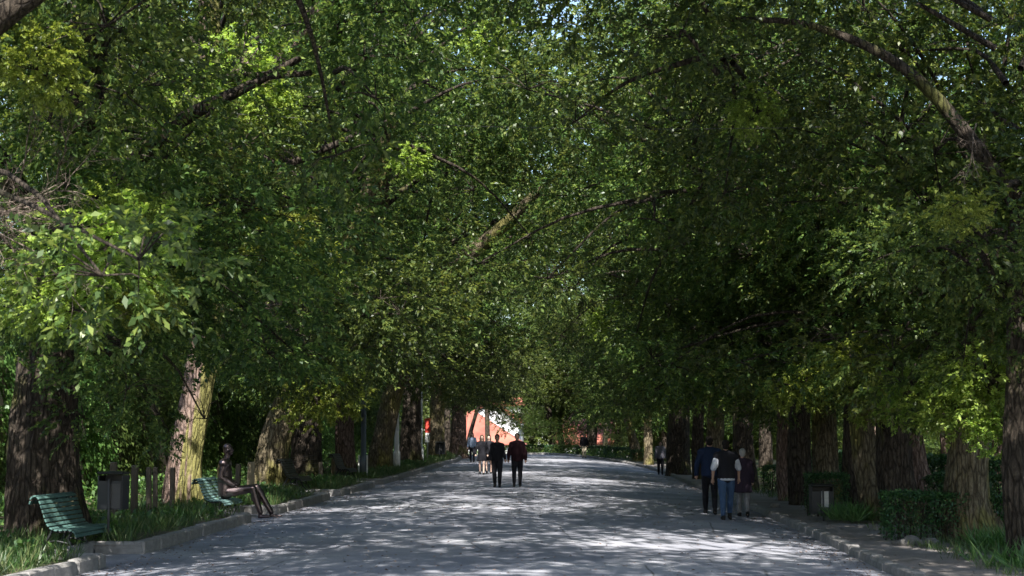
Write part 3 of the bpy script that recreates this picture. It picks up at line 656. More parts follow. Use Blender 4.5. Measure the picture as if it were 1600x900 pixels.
# broad-leaved weeds
def weeds(name, pts, k, r, ll, m):
    pts = np.array(pts); n_ = len(pts); u = rnd(n_ * k); u[:, 2] = np.abs(u[:, 2])
    C = np.repeat(pts, k, 0) + u * (r * rng.uniform(.3, 1, (n_ * k, 1))); s = rng.uniform(.6, 1.3, n_ * k)
    return leaf_stuff(name, C, u + rng.normal(size=u.shape) * .4, rng.normal(size=u.shape) * .4 + np.array([0, -.2, 1]), ll * s, ll * .3 * s, m)
weeds('undergrowth', scatter(330, 18, 105, lambda y: float(np.interp(y, EY, EL)) - .7 + bay(y) - abs(random.gauss(0, 1.3))), 34, .26, .12, M['weed'])
weeds('undergrowth', scatter(160, 22, 110, lambda y: -10.5 - random.random() * 2.2), 60, .5, .15, M['ivy'])
weeds('undergrowth', scatter(90, 30, 100, lambda y: 8 + random.random() * 9), 50, .4, .13, M['weed'])
weeds('undergrowth', scatter(60, 108, 135, lambda y: float(np.interp(y, EY, ER)) + 1.5 + random.random() * 10), 90, .8, .2, M['leaf_far'])
# fallen leaves and petals on the road and path
n_ = 5200; fy = 16 + 75 * rng.uniform(0, 1, n_) ** 1.5
fx = rng.uniform(-6.9, 6.6, n_); e = rng.uniform(0, 1, n_) < .45; fx[e] = np.where(rng.uniform(0, 1, e.sum()) < .5, -6.95 + np.abs(rng.normal(size=e.sum())) * .4, 4.5 - np.abs(rng.normal(size=e.sum())) * .4)
fz = np.array([vz(x, y) for x, y in zip(fx, fy)]) + .012
M['litter'] = leaf_mat('fallen_leaf', (.16, .09, .05), (.3, .2, .12), (.5, .42, .36), .1)
D = rng.normal(size=(n_, 3)); D[:, 2] *= .1; s = rng.uniform(.5, 1.3, n_)
leaf_stuff('fallen_leaves', np.stack([fx, fy, fz], 1), D, rng.normal(size=(n_, 3)) * .15 + np.array([0, 0, 1]), .05 * s, .015 * s, M['litter'])
# bare twigs
def dead_branch(a, b_, n_, label, s=1.0):
    a, b_ = P(*a), P(*b_); root = empty('dead_branch', a, label, 'branch'); mb = MB()
    def rec(p, d, L, r, depth):
        q = p; pts = [p]; 
        for i in range(4):
            d = (d + Vector((random.gauss(0, .22), random.gauss(0, .22), random.gauss(0, .22) - .03))).normalized(); q = q + d * L / 4; pts.append(q)
            if depth < 3:
                for _ in range(2 if depth < 2 else 1):
                    if random.random() < .75: rec(q, (d + Vector((random.gauss(0, .8), random.gauss(0, .8), random.gauss(0, .6)))).normalized(), L * random.uniform(.35, .6), r * .55, depth + 1)
        mb.tube(pts, [r, r * .85, r * .7, r * .55, r * .35], 5 if depth < 2 else 3, 0, False)
    for i in range(n_):
        st = Vector((0, 0, 0)) + Vector((random.gauss(0, .12), random.gauss(0, .12), random.gauss(0, .18))) * s
        rec(st, (b_ - a).normalized(), (b_ - a).length * random.uniform(.7, 1.1), .014 * s, 0)
    mb.build('twig', M['dead_twig'], root)['kind'] = 'stuff'
dead_branch((-30, 330, 19.5), (110, 320, 19), 5, 'tangle of bare pinkish twigs at the left edge', 1)
dead_branch((60, 290, 20), (95, 190, 19.5), 2, 'thin upright bare twigs above the left tangle')
dead_branch((350, 400, 31), (430, 480, 30), 5, 'bundle of dry drooping twigs right of the mossy striped trunk', 1.1)
dead_branch((1530, 190, 19), (1475, 270, 18.7), 1, 'pale crooked bare twig hanging at the upper right', .6)
dead_branch((1190, 190, 30), (1150, 290, 30), 3, 'pale bare twigs in the upper centre right')
dead_branch((385, 60, 27), (370, 110, 27), 2, 'small white dry twigs at the upper left')

# ------------------------------------------------------------------ benches, statue, bins, posts, lamps
PROF = [(-.46, .86), (-.44, .93), (-.385, .96), (-.33, .93), (-.30, .86), (-.275, .79), (-.25, .72), (-.225, .65), (-.2, .58), (-.165, .51), (-.11, .455), (-.04, .43), (.04, .43), (.115, .435), (.19, .43), (.25, .40), (.285, .345)]
def bench(x, y, z, rz, label, L=1.85, m=None, s=1.0):
    root = empty('slatted_bench', (x, y, z), label, 'bench', 'curved slatted benches on the left verge', rz)
    me = None
    for i, (px, pz) in enumerate(PROF):
        a, c = PROF[max(0, i - 1)], PROF[min(len(PROF) - 1, i + 1)]; ang = math.atan2(c[1] - a[1], c[0] - a[0])
        if me is None:
            b_ = MB(); b_.box((0, 0, 0), (.056, L, .024), 0, None, .006); me = b_.mesh('slat', m or M['teal'])
        link('slat', me, root, (px, 0, pz), (0, -ang, random.uniform(-.002, .002)))
    for sy in (-1, 0, 1):
        b_ = MB(); yy = sy * (L / 2 - .12)
        b_.tube([(p_[0] + .0, yy, p_[1] - .032) for p_ in PROF], .018, 6)
        q, r_ = interp_path([(-.12, yy, .43), (-.22, yy, .25), (-.36, yy, .1), (-.42, yy, 0)], [.022] * 4, 4); b_.tube(q, r_, 6)
        q, r_ = interp_path([(.2, yy, .40), (.13, yy, .3), (.2, yy, .16), (.3, yy, .05), (.26, yy, -.02)], [.022] * 5, 4); b_.tube(q, r_, 6)
        q, r_ = interp_path([(-.26, yy, .18), (-.1, yy, .26), (.15, yy, .22)], [.014] * 3, 4); b_.tube(q, r_, 6)
        b_.build('leg_frame', M['iron'], root)
    root.scale = (1, 1, s)
    return root
gl = lambda x, y: float(gz(x, y, False))
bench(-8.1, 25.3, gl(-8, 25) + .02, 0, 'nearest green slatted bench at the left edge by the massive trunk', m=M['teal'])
bench(-8.1, 35.7, gl(-8, 35) + .0, 0, 'pale green slatted bench that the seated statue sits on', m=M['teal_pale'], s=.92)
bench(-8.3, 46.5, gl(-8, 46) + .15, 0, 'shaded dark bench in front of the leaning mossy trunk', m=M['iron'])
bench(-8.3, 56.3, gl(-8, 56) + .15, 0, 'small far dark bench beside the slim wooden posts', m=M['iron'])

def remeshed(mb, name, mats, vox, parent, smooth=2, extra=None):
    o = mb.build(name, mats); md = o.modifiers.new('r', 'REMESH'); md.mode = 'VOXEL'; md.voxel_size = vox; md.use_smooth_shade = True
    sm = o.modifiers.new('s', 'SMOOTH'); sm.iterations = smooth; sm.factor = .5
    dg = bpy.context.evaluated_depsgraph_get(); me = bpy.data.meshes.new_from_object(o.evaluated_get(dg)); old = o.data
    bpy.data.objects.remove(o); bpy.data.meshes.remove(old)
    if extra is not None:
        E = MB(); E.v = [tuple(v.co) for v in me.vertices]; E.f = [tuple(p.vertices) for p in me.polygons]; E.m = [0] * len(E.f); E.sm = [True] * len(E.f)
        E.add(extra.v, extra.f); me = E.mesh(name, mats)
    me.name = name
    if not me.materials: me.materials.append(mats)
    for p in me.polygons: p.use_smooth = True
    return link(name, me, parent)
def limb(mb, a, b_, ra, rb, inf=0):
    a, b_ = Vector(a), Vector(b_); mb.tube([a, a.lerp(b_, .35), b_], [ra + inf, (ra * .62 + rb * .38) * 1.06 + inf, rb + inf], 12)
    mb.ball(a, ra + inf); mb.ball(b_, rb + inf)
def hand(mb, w, d, side, s=1.0, curl=.5, nrm=(0, -1, 0)):
    """palm + five bent fingers; w wrist, d direction, side = sign of thumb direction"""
    w, d = Vector(w), Vector(d).normalized(); nr = Vector(nrm).normalized(); sd_ = d.cross(nr).normalized() * side
    pc = w + d * .05 * s; vs = MB()
    for t, wd_, th in ((.0, .028, .02), (.03, .036, .017), (.06, .042, .016), (.09, .04, .013)):
        pass
    mb.tube([w, w + d * .03 * s, w + d * .065 * s, w + d * .09 * s], [.026 * s, .034 * s, .04 * s, .034 * s], 10, 0, True, 0, None, 0, .5)
    for i, (o_, L) in enumerate(((-.028, .06), (-.01, .075), (.01, .07), (.028, .055))):
        b0 = w + d * .085 * s + sd_ * (-o_) * s; b1 = b0 + (d * .7 + nr * curl * .5) * L * .5 * s; b2 = b1 + (d * .4 + nr * curl) * L * .5 * s
        mb.tube([b0, b1, b2], [.009 * s, .0085 * s, .006 * s], 6)
    t0 = w + d * .025 * s + sd_ * .03 * s; t1 = t0 + (sd_ * .7 + d * .7) * .035 * s; mb.tube([t0, t1, t1 + (d * .9 + nr * .3) * .03 * s], [.012 * s, .01 * s, .007 * s], 6)

def figure(name, J, parts, label, cat, loc, rz, s=1.0, skin=None, group=None, vox=.015, chestw=1.0, face=1, single=None):
    """J: joints in local metres (facing -Y). parts: list of (part name, kind, material)"""
    root = empty(name, loc, label, cat, group, rz); V_ = lambda k: Vector(J[k]) * s
    def torso(mb, inf, low=None):
        pe, ch_, nk = V_('pelvis'), V_('chest'), V_('neck'); wa = pe.lerp(ch_, .48)
        for c, r in ((pe, (.165, .115, .12)), (wa, (.14 * chestw, .1, .15)), (ch_, (.165 * chestw, .115, .17)), (ch_ + Vector((0, 0, .07 * s)), (.15 * chestw, .10, .11))):
            mb.ball(c, tuple(q * s + inf for q in r), 0, 16, 10)
        for k in ('sl', 'sr'): mb.tube([V_(k), ch_.lerp(nk, .7)], [.062 * s + inf, .07 * s + inf], 10); mb.ball(V_(k), .064 * s + inf)
    def arms(mb, inf, fore=1):
        for q in 'lr':
            limb(mb, V_('s' + q), V_('e' + q), .052 * s, .038 * s, inf)
            if fore: limb(mb, V_('e' + q), V_('e' + q).lerp(V_('w' + q), fore), .038 * s, .026 * s, inf)
    def legs(mb, inf, low=1):
        for q in 'lr':
            limb(mb, V_('h' + q), V_('k' + q), .088 * s, .055 * s, inf); a = V_('k' + q); b_ = V_('a' + q); limb(mb, a, a.lerp(b_, low), .053 * s, .034 * s, inf * (1 if low > .9 else .8))
            if low > .5: mb.ball(a.lerp(b_, .3) + Vector((0, .012 * s, 0)), tuple(t * s + inf for t in (.052, .056, .11)))
    def feet(mb, inf, which='lr'):
        for q in which:
            a, t = V_('a' + q), V_('t' + q); dr = (t - a); dr.z = 0; dr.normalize()
            mb.tube([a + Vector((0, 0, -.0)), Vector((a.x, a.y, t.z + .03 * s)) - dr * .03 * s], [.036 * s + inf, .04 * s + inf], 8)
            mb.tube([Vector((a.x, a.y, t.z)) - dr * .05 * s, Vector((a.x, a.y, t.z)) + dr * .08 * s, t], [.038 * s + inf, .042 * s + inf, .034 * s + inf], 10, 0, True, 0, None, 0, .8)
    b_ = MB(); torso(b_, 0); arms(b_, 0); legs(b_, 0); feet(b_, 0)
    hd = V_('head'); nk = V_('neck'); f = Vector(J.get('face', (0, -1, 0))).normalized(); rt = Vector((0, 0, 1)).cross(f).normalized()
    b_.tube([nk - Vector((0, 0, .05 * s)), hd - Vector((0, 0, .03 * s))], [.058 * s, .05 * s], 12)
    b_.ball(hd + Vector((0, 0, .02 * s)), (.077 * s, .092 * s, .1 * s), 0, 16, 12); b_.ball(hd + f * .028 * s - Vector((0, 0, .05 * s)), (.056 * s, .062 * s, .062 * s))
    b_.tube([hd + f * .085 * s + Vector((0, 0, .015 * s)), hd + f * .112 * s - Vector((0, 0, .02 * s))], [.012 * s, .019 * s], 6)
    b_.ball(hd + f * .06 * s - Vector((0, 0, .088 * s)), .024 * s)
    for sg in (-1, 1): b_.ball(hd + rt * sg * .078 * s - Vector((0, 0, .01 * s)), (.014 * s, .02 * s, .032 * s))
    ex = MB()
    for q, sg in (('l', 1), ('r', -1)):
        wv_ = V_('w' + q); dd = V_('w' + q) - V_('e' + q); hand(ex, wv_, dd, sg, s, nrm=J.get('n' + q, (0, -1, 0)))
    remeshed(b_, 'body', single or skin, vox, root, 2, ex)
    if face:
        e_ = MB()
        for sg in (-1, 1):
            e_ = MB(); e_.ball(hd + f * .083 * s + rt * sg * .031 * s + Vector((0, 0, .012 * s)), (.013 * s, .009 * s, .008 * s)); e_.build('eye', M['black'] if not single else single, root)
        e_ = MB(); e_.ball(hd + f * .094 * s - Vector((0, 0, .052 * s)), (.024 * s, .008 * s, .006 * s)); e_.build('mouth', M['maroon'] if not single else single, root)
    for pn, kind, m in parts:
        g = MB(); vx = .018
        if kind == 'trousers': legs(g, .022, .97); g.ball(V_('pelvis'), (.18 * s, .13 * s, .13 * s))
        elif kind == 'shorts': legs(g, .022, .0); g.ball(V_('pelvis'), (.18 * s, .13 * s, .13 * s))
        elif kind == 'top': torso(g, .02); arms(g, .016, .95); g.tube([V_('pelvis') - Vector((0, 0, .04)), V_('chest')], [.18 * s, .17 * s], 14, 0, True, 0, None, 0, .75)
        elif kind == 'jacket': torso(g, .04); arms(g, .028, .97); g.tube([V_('pelvis') - Vector((0, 0, .1)), V_('pelvis'), V_('chest')], [.2 * s, .205 * s, .2 * s], 14, 0, True, 0, None, 0, .75)
        elif kind == 'vest': torso(g, .045); g.tube([V_('pelvis') + Vector((0, 0, .0)), V_('chest')], [.2 * s, .2 * s], 14, 0, True, 0, None, 0, .78)
        elif kind == 'tshirt': torso(g, .02); arms(g, .03, .0); g.tube([V_('pelvis') - Vector((0, 0, .1)), V_('chest')], [.2 * s, .18 * s], 14, 0, True, 0, None, 0, .78)
        elif kind == 'coat': torso(g, .035); arms(g, .028, .97); g.tube([V_('pelvis') - Vector((0, 0, .33 * s)), V_('pelvis'), V_('chest')], [.24 * s, .2 * s, .18 * s], 14, 0, True, 0, None, 0, .78)
        elif kind == 'skirt': g.tube([V_('pelvis') - Vector((0, 0, .36 * s)), V_('pelvis') - Vector((0, 0, .1 * s)), V_('pelvis') + Vector((0, 0, .1 * s))], [.23 * s, .19 * s, .15 * s], 14, 0, True, 0, None, 0, .8)
        elif kind == 'shoes':
            feet(g, .012, 'l'); remeshed(g, pn, m, .012, root, 1); g = MB(); feet(g, .012, 'r'); vx = .012
        elif kind == 'hair':
            g.ball(hd + Vector((0, 0, .045 * s)) - f * .018 * s, (.088 * s, .098 * s, .092 * s), 0, 14, 10); g.ball(hd - f * .04 * s - Vector((0, 0, .01 * s)), (.078 * s, .066 * s, .09 * s)); vx = .014
        elif kind == 'longhair':
            g.ball(hd + Vector((0, 0, .045 * s)) - f * .018 * s, (.09 * s, .1 * s, .094 * s), 0, 14, 10); g.tube([hd - f * .045 * s, hd - f * .06 * s - Vector((0, 0, .15 * s)), hd - f * .07 * s - Vector((0, 0, .3 * s))], [.085 * s, .09 * s, .06 * s], 12, 0, True, 0, None, 0, .6)
            for sg in (-1, 1): g.tube([hd + rt * sg * .075 * s, hd + rt * sg * .09 * s + f * .02 * s - Vector((0, 0, .24 * s))], [.03 * s, .024 * s], 8)
            vx = .014
        elif kind == 'backpack': g.ball(V_('chest') - f * .17 * s - Vector((0, 0, .05)), (.15 * s, .09 * s, .2 * s))
        if kind == 'trousers' or kind == 'jacket' or kind == 'top' or kind == 'coat':   # folds
            g.v = [(x + .005 * math.sin(z * 60 + x * 25), y + .006 * math.sin(z * 48 + x * 40 + y * 20), z) for x, y, z in g.v]
        remeshed(g, pn, m, vx, root, 1)
    return root
def walk(H, st=.22, sw=.18, out=.05, lean=0, wide=1.0, tilt=0):
    """joints of a walking body for height 1.75 (scaled by H outside)"""
    J = dict(pelvis=(0, 0, .95), chest=(0, -.01 - lean, 1.3), neck=(0, -.01 - lean, 1.48), head=(0, -.03 - lean * 1.2, 1.63),
             hl=(.09, 0, .9), hr=(-.09, 0, .9), sl=(.17 * wide, -lean, 1.385), sr=(-.17 * wide, -lean, 1.385))
    J['kl'] = (.095, -st * .75 - .02, .5); J['al'] = (.09, -st, .09); J['tl'] = (.1, -st - .15, .035)
    J['kr'] = (-.095, st * .3 - .03, .49); J['ar'] = (-.09, st * 1.15, .12 + abs(st) * .15); J['tr'] = (-.1, st * 1.15 - .14, .035)
    J['el'] = ((.175 + out) * wide + .03, sw * .6, 1.13); J['wl'] = ((.175 + out) * wide + .04, sw * .6 - .07, .89)
    J['er'] = (-(.175 + out) * wide - .03, -sw * .5, 1.13); J['wr'] = (-(.175 + out) * wide - .04, -sw * 1.1 - .05, .9)
    J['nl'] = (-1, 0, 0); J['nr'] = (1, 0, 0)
    return J
def at(px, y): x = (px - 900) / F * y; return x, y, float(gz(x, y))
PE = 'person'
def person(px, y, H, label, parts, rz=0, skin='skin', J=None, cw=1.0, grp=None):
    return figure('person', J or walk(H), parts, label, PE, at(px, y), rz, H / 1.75, M[skin], grp, chestw=cw, vox=.014 if y < 45 else .019)
T = M
J1 = walk(1.8, .16, .1, .07, 0, 1.08)
person(1106, 37.8, 1.84, 'man in a dark blue jacket walking away, left of the three on the right', [('trousers', 'trousers', T['black']), ('jacket', 'jacket', T['navy']), ('shoe', 'shoes', T['shoe']), ('hair', 'hair', T['hair_dark'])], math.pi, J=J1, cw=1.12)
J2 = walk(1.8, -.2, .1, .06, 0, 1.08)
person(1131, 35.6, 1.78, 'man in jeans and a black vest over a white shirt, walking away', [('trousers', 'trousers', T['jean']), ('shirt', 'tshirt', T['whitec']), ('vest', 'vest', T['black']), ('shoe', 'shoes', T['shoe']), ('hair', 'hair', T['hair_dark'])], math.pi, J=J2, cw=1.1)
J3 = walk(1.6, .12, .06, .03, .05)
r3 = person(1157, 37.6, 1.6, 'short grey-haired person in a dark plum coat and grey trousers walking away', [('trousers', 'trousers', T['greyc']), ('coat', 'coat', T['plum']), ('shoe', 'shoes', T['shoe']), ('hair', 'hair', T['hair_grey'])], math.pi, J=J3)
J4 = walk(1.75, .18, .1, .03, 0, .95); J4['wl'] = (.27, -.08, .93)
person(777, 51.5, 1.72, 'dark-haired person all in black walking towards the camera', [('trousers', 'trousers', T['black']), ('jacket', 'top', T['black']), ('shoe', 'shoes', T['shoe']), ('hair', 'hair', T['hair_dark'])], 0, 'skin', J4)
J5 = walk(1.75, -.16, .1, .06, 0, 1.02)
person(808, 52, 1.76, 'person in a maroon top and black trousers walking towards the camera', [('trousers', 'trousers', T['black']), ('top', 'jacket', T['maroon']), ('shoe', 'shoes', T['shoe']), ('hair', 'hair', T['hair_dark'])], 0, 'skin', J5)
person(753, 67, 1.66, 'bare-legged woman in a black dress behind the couple, on the left', [('dress', 'top', T['black']), ('skirt', 'skirt', T['black']), ('shoe', 'shoes', T['shoe']), ('hair', 'longhair', T['hair_brown'])], 0, 'skin_pale', walk(1.6, .12, .08, .05))
person(764, 67.6, 1.66, 'bare-legged woman in a dark dress half hidden behind the person in black', [('dress', 'top', T['black']), ('skirt', 'skirt', T['black']), ('shoe', 'shoes', T['shoe']), ('hair', 'longhair', T['hair_dark'])], 0, 'skin_pale', walk(1.6, -.12, .08, .05))
person(738, 90, 1.7, 'long-haired woman in a pale blue top walking at the left kerb far down the road', [('trousers', 'trousers', T['black']), ('top', 'top', T['palebl']), ('shoe', 'shoes', T['shoe']), ('hair', 'longhair', T['hair_dark'])], 0, 'skin', walk(1.7, .16, .08, .04))
person(1030, 80, 1.68, 'man in a grey jacket and dark trousers standing at the right kerb', [('trousers', 'trousers', T['black']), ('jacket', 'jacket', T['greyjk']), ('shoe', 'shoes', T['shoe']), ('hair', 'hair', T['hair_brown'])], 0, 'skin', walk(1.7, .08, .03, .04))
person(912, 108, 1.68, 'lone walker in a dark top and khaki trousers at the road end', [('trousers', 'trousers', T['khaki']), ('jacket', 'jacket', T['black']), ('shoe', 'shoes', T['shoe']), ('hair', 'hair', T['hair_dark'])], 0, 'skin', walk(1.7, .15, .08, .05))

# seated bronze figure, in its own frame: faces -Y, turned so that it faces the road (+X)
JS = dict(pelvis=(0, 0, .53), chest=(0, .03, .96), neck=(0, .0, 1.2), head=(0, -.04, 1.38), hl=(.09, -.03, .52), hr=(-.09, -.03, .52),
          sl=(.17, .02, 1.1), sr=(-.17, .02, 1.1), kl=(.11, -.62, .62), kr=(-.11, -.58, .6), al=(.13, -.92, .1), ar=(-.1, -.74, .1), tl=(.14, -1.13, .04), tr=(-.11, -.95, .04),
          el=(.2, .06, .82), er=(-.2, .06, .82), wl=(.14, -.2, .66), wr=(-.14, -.2, .66), nl=(0, 0, -1), nr=(0, 0, -1))
figure('seated_statue', JS, [('hair', 'hair', M['bronze']), ('coat', 'jacket', M['bronze']), ('trousers', 'trousers', M['bronze'])], 'shiny dark bronze statue sitting on the pale green bench with its long legs stretched out', 'statue', (-7.98, 35.6, gl(-8, 35.6) - .02), R(90), 1.12, M['bronze'], single=M['bronze'], chestw=1.0)

def bin_(x, y, z, w_, h, zt, label, panel, grp):
    root = empty('litter_bin', (x, y, z), label, 'bin', grp); zt = zt - z
    b_ = MB()
    b_.box((0, w_ / 2, zt - h / 2), (w_ * 1.05, .02, h)); b_.box((-w_ / 2, 0, zt - h / 2), (.02, w_ * .9, h)); b_.box((w_ / 2, 0, zt - h / 2), (.02, w_ * .9, h)); b_.box((0, -w_ * .45, zt - h * .58), (w_ * .98, .02, h * .84)); b_.box((0, 0, zt - h + .01), (w_ * .95, w_ * .85, .02))
    b_.build('container', M['bin'], root)
    b_ = MB(); b_.box((0, 0, zt + .04), (w_ * 1.12, w_ * 1.05, .05), 0, None, .02); b_.build('lid', M['iron'], root)
    b_ = MB(); b_.box((w_ * panel[0], -w_ * .45 - .016, zt - h * panel[2]), (w_ * panel[1], .008, h * panel[3])); b_.build('panel', panel[4], root)
    b_ = MB(); b_.tube([(0, -w_ * .5 - .03, -.1), (0, -w_ * .5 - .03, zt - h * .1)], .022, 10); b_.build('pole', M['bin_panel'], root)
    return root
G_ = 'litter bins beside the road'
bin_(-7.72, 26, vz(-7.72, 26), .4, .56, 1.17, 'dark box litter bin on a pole beside the nearest green bench', (.2, .5, .6, .72, M['bin_panel']), G_)
bin_(5.42, 35.2, vz(5.42, 35.2), .46, .58, .72, 'low dark litter bin with a pale sticker in front of the right-hand hedge', (.1, .34, .45, .6, M['galv']), G_)
bin_((688 - 900) / F * 88, 88, vz(-7.6, 88), .5, .62, 1.6, 'small distant litter bin on the left verge', (.1, .3, .5, .4, M['bin_panel']), G_)
def post(px, ytop, d, w_, m, label, X=None, name='wooden_post', round_=False):
    x = (px - 900) / F * d; z = vz(x, d); t = CAM_Z + (688 - ytop) / F * d
    root = empty(name, (x, d, z), label, 'post', 'weathered wooden fence posts behind the left verge' if name == 'wooden_post' else None)
    b_ = MB(); n0 = 5
    if round_: b_.tube([(0, 0, -.3), (0, 0, (t - z) * .5), (0, 0, t - z)], [w_ / 2, w_ / 2.1, w_ / 2.2], 10, 0, True, .03)
    else: b_.box((0, 0, (t - z - .3) / 2), (w_, w_ * .9, t - z + .3), 0, Matrix.Rotation(random.uniform(-.3, .3), 3, 'Z') @ Matrix.Rotation(random.uniform(-.03, .03), 3, 'Y'), .012)
    b_.build('shaft', m, root); return root
for px, yt, d, w_, m, lab in [(175, 722, 31, .13, 'wood_post', 'dark post just above the near litter bin'), (208, 727, 31.8, .12, 'wood_post', 'dark post at the right side of the near litter bin'),
        (231, 730, 33, .1, 'wood_post', 'left one of the two posts standing close together'), (241, 730, 33.6, .1, 'wood_post', 'right one of the two posts standing close together'),
        (268, 730, 34.8, .1, 'wood_post', 'post in front of the pinkish sunlit trunk'), (371, 725, 41.7, .13, 'wood_post', 'slim rounded post just behind the statue'),
        (391, 722, 43.1, .2, 'wood_pale', 'thick square pale post behind the knees of the statue'), (501, 722, 54.6, .14, 'wood_post', 'post left of the far dark bench'), (521, 713, 57.5, .14, 'wood_pale', 'pale post beside the slim grey trunk')]:
    post(px, yt, d, w_, M[m], lab)
# wire fence between the posts
fw = empty('wire_fence', (-9.1, 31, .1), 'thin wire mesh stretched between the dark wooden posts', 'fence'); b_ = MB()
for k in range(7): b_.tube([(0, 0, .12 + k * .14), (.05, 4.2, .14 + k * .14), (-.1, 26, .3 + k * .14)], .004, 4)
for k in range(34): b_.tube([(0, k * .22, .1), (0, k * .22, 1.0)], .003, 3)
b_.build('wire', M['iron'], fw)['kind'] = 'stuff'
def lamp(px, d, h, r, m, label, base=True):
    x = (px - 900) / F * d; z = vz(x, d); root = empty('lamp_post', (x, d, z), label, 'lamp post', 'lamp posts along the left kerb')
    b_ = MB(); b_.tube([(0, 0, 0), (0, 0, .8), (0, 0, .82), (0, 0, h)], [r * 1.5, r * 1.4, r, r * .6], 14); b_.build('shaft', m, root)
    b_ = MB(); b_.tube([(0, 0, 0), (0, 0, .06)], r * 2.2, 14); b_.build('base_plate', M['galv'], root)
    b_ = MB(); q, r2 = interp_path([(0, 0, h - .1), (.3, 0, h + .35), (1.1, 0, h + .45)], [r * .6, r * .5, r * .45], 6); b_.tube(q, r2, 8); b_.build('arm', m, root)
    b_ = MB(); b_.ball((1.35, 0, h + .43), (.35, .14, .08)); b_.build('lantern', M['lamp_grey'], root)
    if base:
        for sx in (-1, 1):
            b_ = MB(); b_.box((sx * .16, -.12, .42), (.05, .04, .86)); b_.build('guard_bar', M['white_paint'], root)
lamp(568, 60, 7.5, .11, M['lamp_grey'], 'tall blue-grey lamp post with two white guard bars at its foot')
lamp(620, 70, 6.5, .11, M['white_paint'], 'whitish lamp post left of the distant dark trunk', False)
lamp(657, 80, 6.5, .12, M['white_paint'], 'bright white lamp post nearest the small red sign', False)
sg = empty('roadside_sign', ((668 - 900) / F * 84, 84, vz(-8, 84)), 'red sign panel with a white strip below, seen between far trunks', 'sign')
b_ = MB(); b_.tube([(0, 0, 0), (0, 0, 2.2)], .035, 8); b_.build('pole', M['galv'], sg)
b_ = MB(); b_.box((0, -.05, 1.95), (.3, .02, .75)); b_.build('panel', M['red_paint'], sg)
b_ = MB(); b_.box((0, -.05, 1.3), (.24, .02, .5)); b_.build('lower_panel', M['white_paint'], sg)
# overhead cable
cb = empty('overhead_cable', P(560, 170, 24), 'thin pale cable strung across the road between the crowns', 'cable'); o0 = cb.location
A_, B_ = Vector((-9, 26, 7.6)), Vector((7.5, 25, 6.9))
cb.location = A_; b_ = MB(); b_.tube([(B_ - A_) * (i / 24) - Vector((0, 0, .35 * 4 * (i / 24) * (1 - i / 24))) for i in range(25)], .004, 6); b_.build('wire', M['bin_panel'], cb)
# stones at the foot of the hedge
for i, (px, d, r_) in enumerate([(1398, 27.8, .1), (1412, 27.9, .14), (1426, 27.7, .09), (1440, 27.8, .12), (1388, 27.9, .07), (1205, 41, .12)]):
    x = (px - 900) / F * d; b_ = MB(); b_.ball((0, 0, 0), (r_ * 1.3, r_, r_ * .8), 0, 8, 6); b_.v = [tuple(Vector(q) * (1 + random.uniform(-.14, .14))) for q in b_.v]
    o = b_.build('stone', M['stone'], None, (x, d, vz(x, d) + r_ * .4), (0, 0, random.random() * 6))
    tag(o, ['rough stone second from the left at the foot of the near hedge', 'largest rough stone at the foot of the near hedge', 'flat rough stone right of the largest one', 'rightmost rough stone by the thick mossy trunk', 'smallest rough stone at the hedge corner', 'rough stone by the kerb beyond the walking three'][i], 'stone', 'rough stones lying by the right footpath')

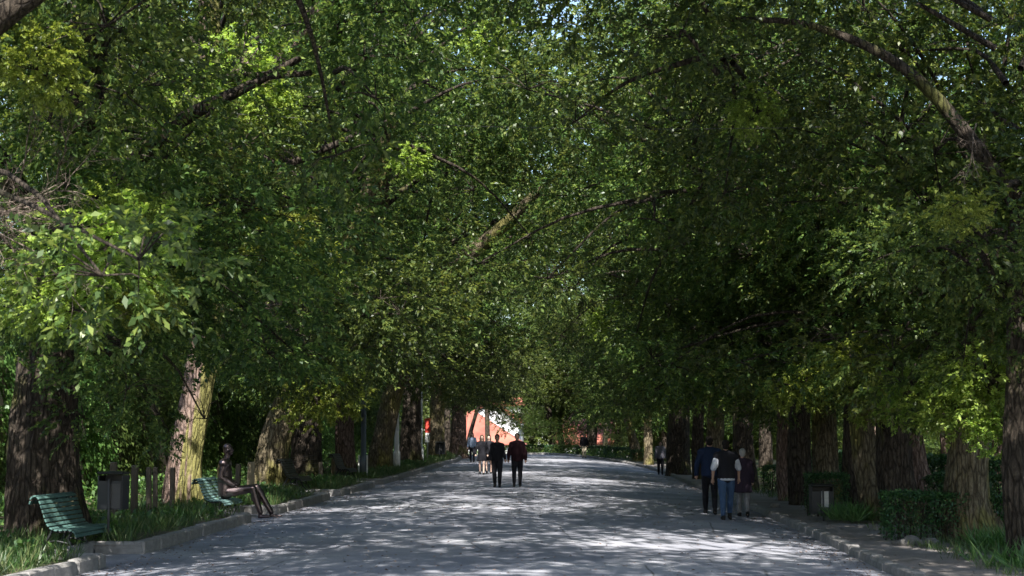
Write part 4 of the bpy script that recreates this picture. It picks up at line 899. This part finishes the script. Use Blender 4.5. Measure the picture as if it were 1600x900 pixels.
# ------------------------------------------------------------------ houses beyond the crest
def house(x0, x1, y0, y1, zb, ze, zr, axis, label, hip=0, wins=()):
    cx, cy = (x0 + x1) / 2, (y0 + y1) / 2; root = empty('house', (cx, cy, zb), label, 'house', 'red-roofed houses past the crest')
    w_, l_ = x1 - x0, y1 - y0; H = ze - zb; b_ = MB(); b_.box((0, 0, H / 2), (w_, l_, H))
    hw, hl, r_ = w_ / 2, l_ / 2, zr - zb
    if axis == 'y': b_.add([(-hw, -hl, H), (hw, -hl, H), (0, -hl, r_ - .1)], [(0, 1, 2)], 0, False); b_.add([(-hw, hl, H), (hw, hl, H), (0, hl, r_ - .1)], [(0, 2, 1)], 0, False)
    b_.build('wall', M['wall_white'], root)
    o_ = .45; b_ = MB()
    def slab(q, t=.16):
        n_ = (Vector(q[1]) - Vector(q[0])).cross(Vector(q[2]) - Vector(q[0])).normalized() * t
        k = len(q); b_.add([Vector(v) for v in q] + [Vector(v) + n_ for v in q], [tuple(range(k, 2 * k)), tuple(range(k - 1, -1, -1))] + [(i, (i + 1) % k, (i + 1) % k + k, i + k) for i in range(k)], 0, False)
    dz = (r_ - H) / (hw if axis == 'y' else hl) * o_
    if axis == 'y':
        slab([(-hw - o_, -hl - o_, H - dz), (0, -hl - o_, r_), (0, hl + o_, r_), (-hw - o_, hl + o_, H - dz)][::-1])
        slab([(hw + o_, -hl - o_, H - dz), (0, -hl - o_, r_), (0, hl + o_, r_), (hw + o_, hl + o_, H - dz)])
        for i in range(int(l_ / .5)):
            for s_ in (-1, 1):
                y_ = -hl + i * .5; b_.tube([(s_ * (hw + o_), y_, H - dz + .2), (0, y_, r_ + .2)], .09, 5, 0, False)
    else:
        slab([(-hw - o_, -hl - o_, H - dz), (hw + o_, -hl - o_, H - dz), (hw - hip, 0, r_), (-hw + hip * .3, 0, r_)])
        slab([(-hw - o_, hl + o_, H - dz), (hw + o_, hl + o_, H - dz), (hw - hip, 0, r_), (-hw + hip * .3, 0, r_)][::-1])
        if hip: slab([(hw + o_, -hl - o_, H - dz), (hw + o_, hl + o_, H - dz), (hw - hip, 0, r_)])
        for i in range(int((w_ - hip) / .5)):
            x_ = -hw + .3 + i * .5; b_.tube([(x_, -hl - o_, H - dz + .18), (x_, 0, r_ + .18)], .09, 5, 0, False)
    b_.build('roof', M['roof_tile'], root)
    for (wx, wz) in wins:
        f_ = MB(); f_.box((wx, -hl - .02, wz - zb), (1.2, .12, 1.5)); fr = f_.build('window', M['white_paint'], root)
        for sx in (-.28, .28): p_ = MB(); p_.box((wx + sx, -hl - .1, wz - zb), (.46, .04, 1.3)); p_.build('pane', M['glass'], fr)
house(-14.6, -6.7, 186, 198, -7, 1.4, 5.1, 'x', 'white-walled house with the bright orange tiled roof left of centre', 5.6, [(-2.5, -1), (0, -1), (2.5, -1)])
house(-15.4, -7.8, 212, 224, -7.5, 4.5, 7.0, 'y', 'taller white house whose gable shows above the orange roof', 0, [(-1.5, 2), (2, 2), (2, -1)])
house(-2, 4.6, 172, 182, -6, 1.5, 4.0, 'x', 'long house with an orange roof half hidden by the trees of the road end', 0, [(-2.2, -.2), (0, -.2), (2.2, -.2)])
house(-11.4, -8.2, 236, 244, -8, 7.0, 8.2, 'x', 'plain white house block behind the gable', 0, [(0, 3)])
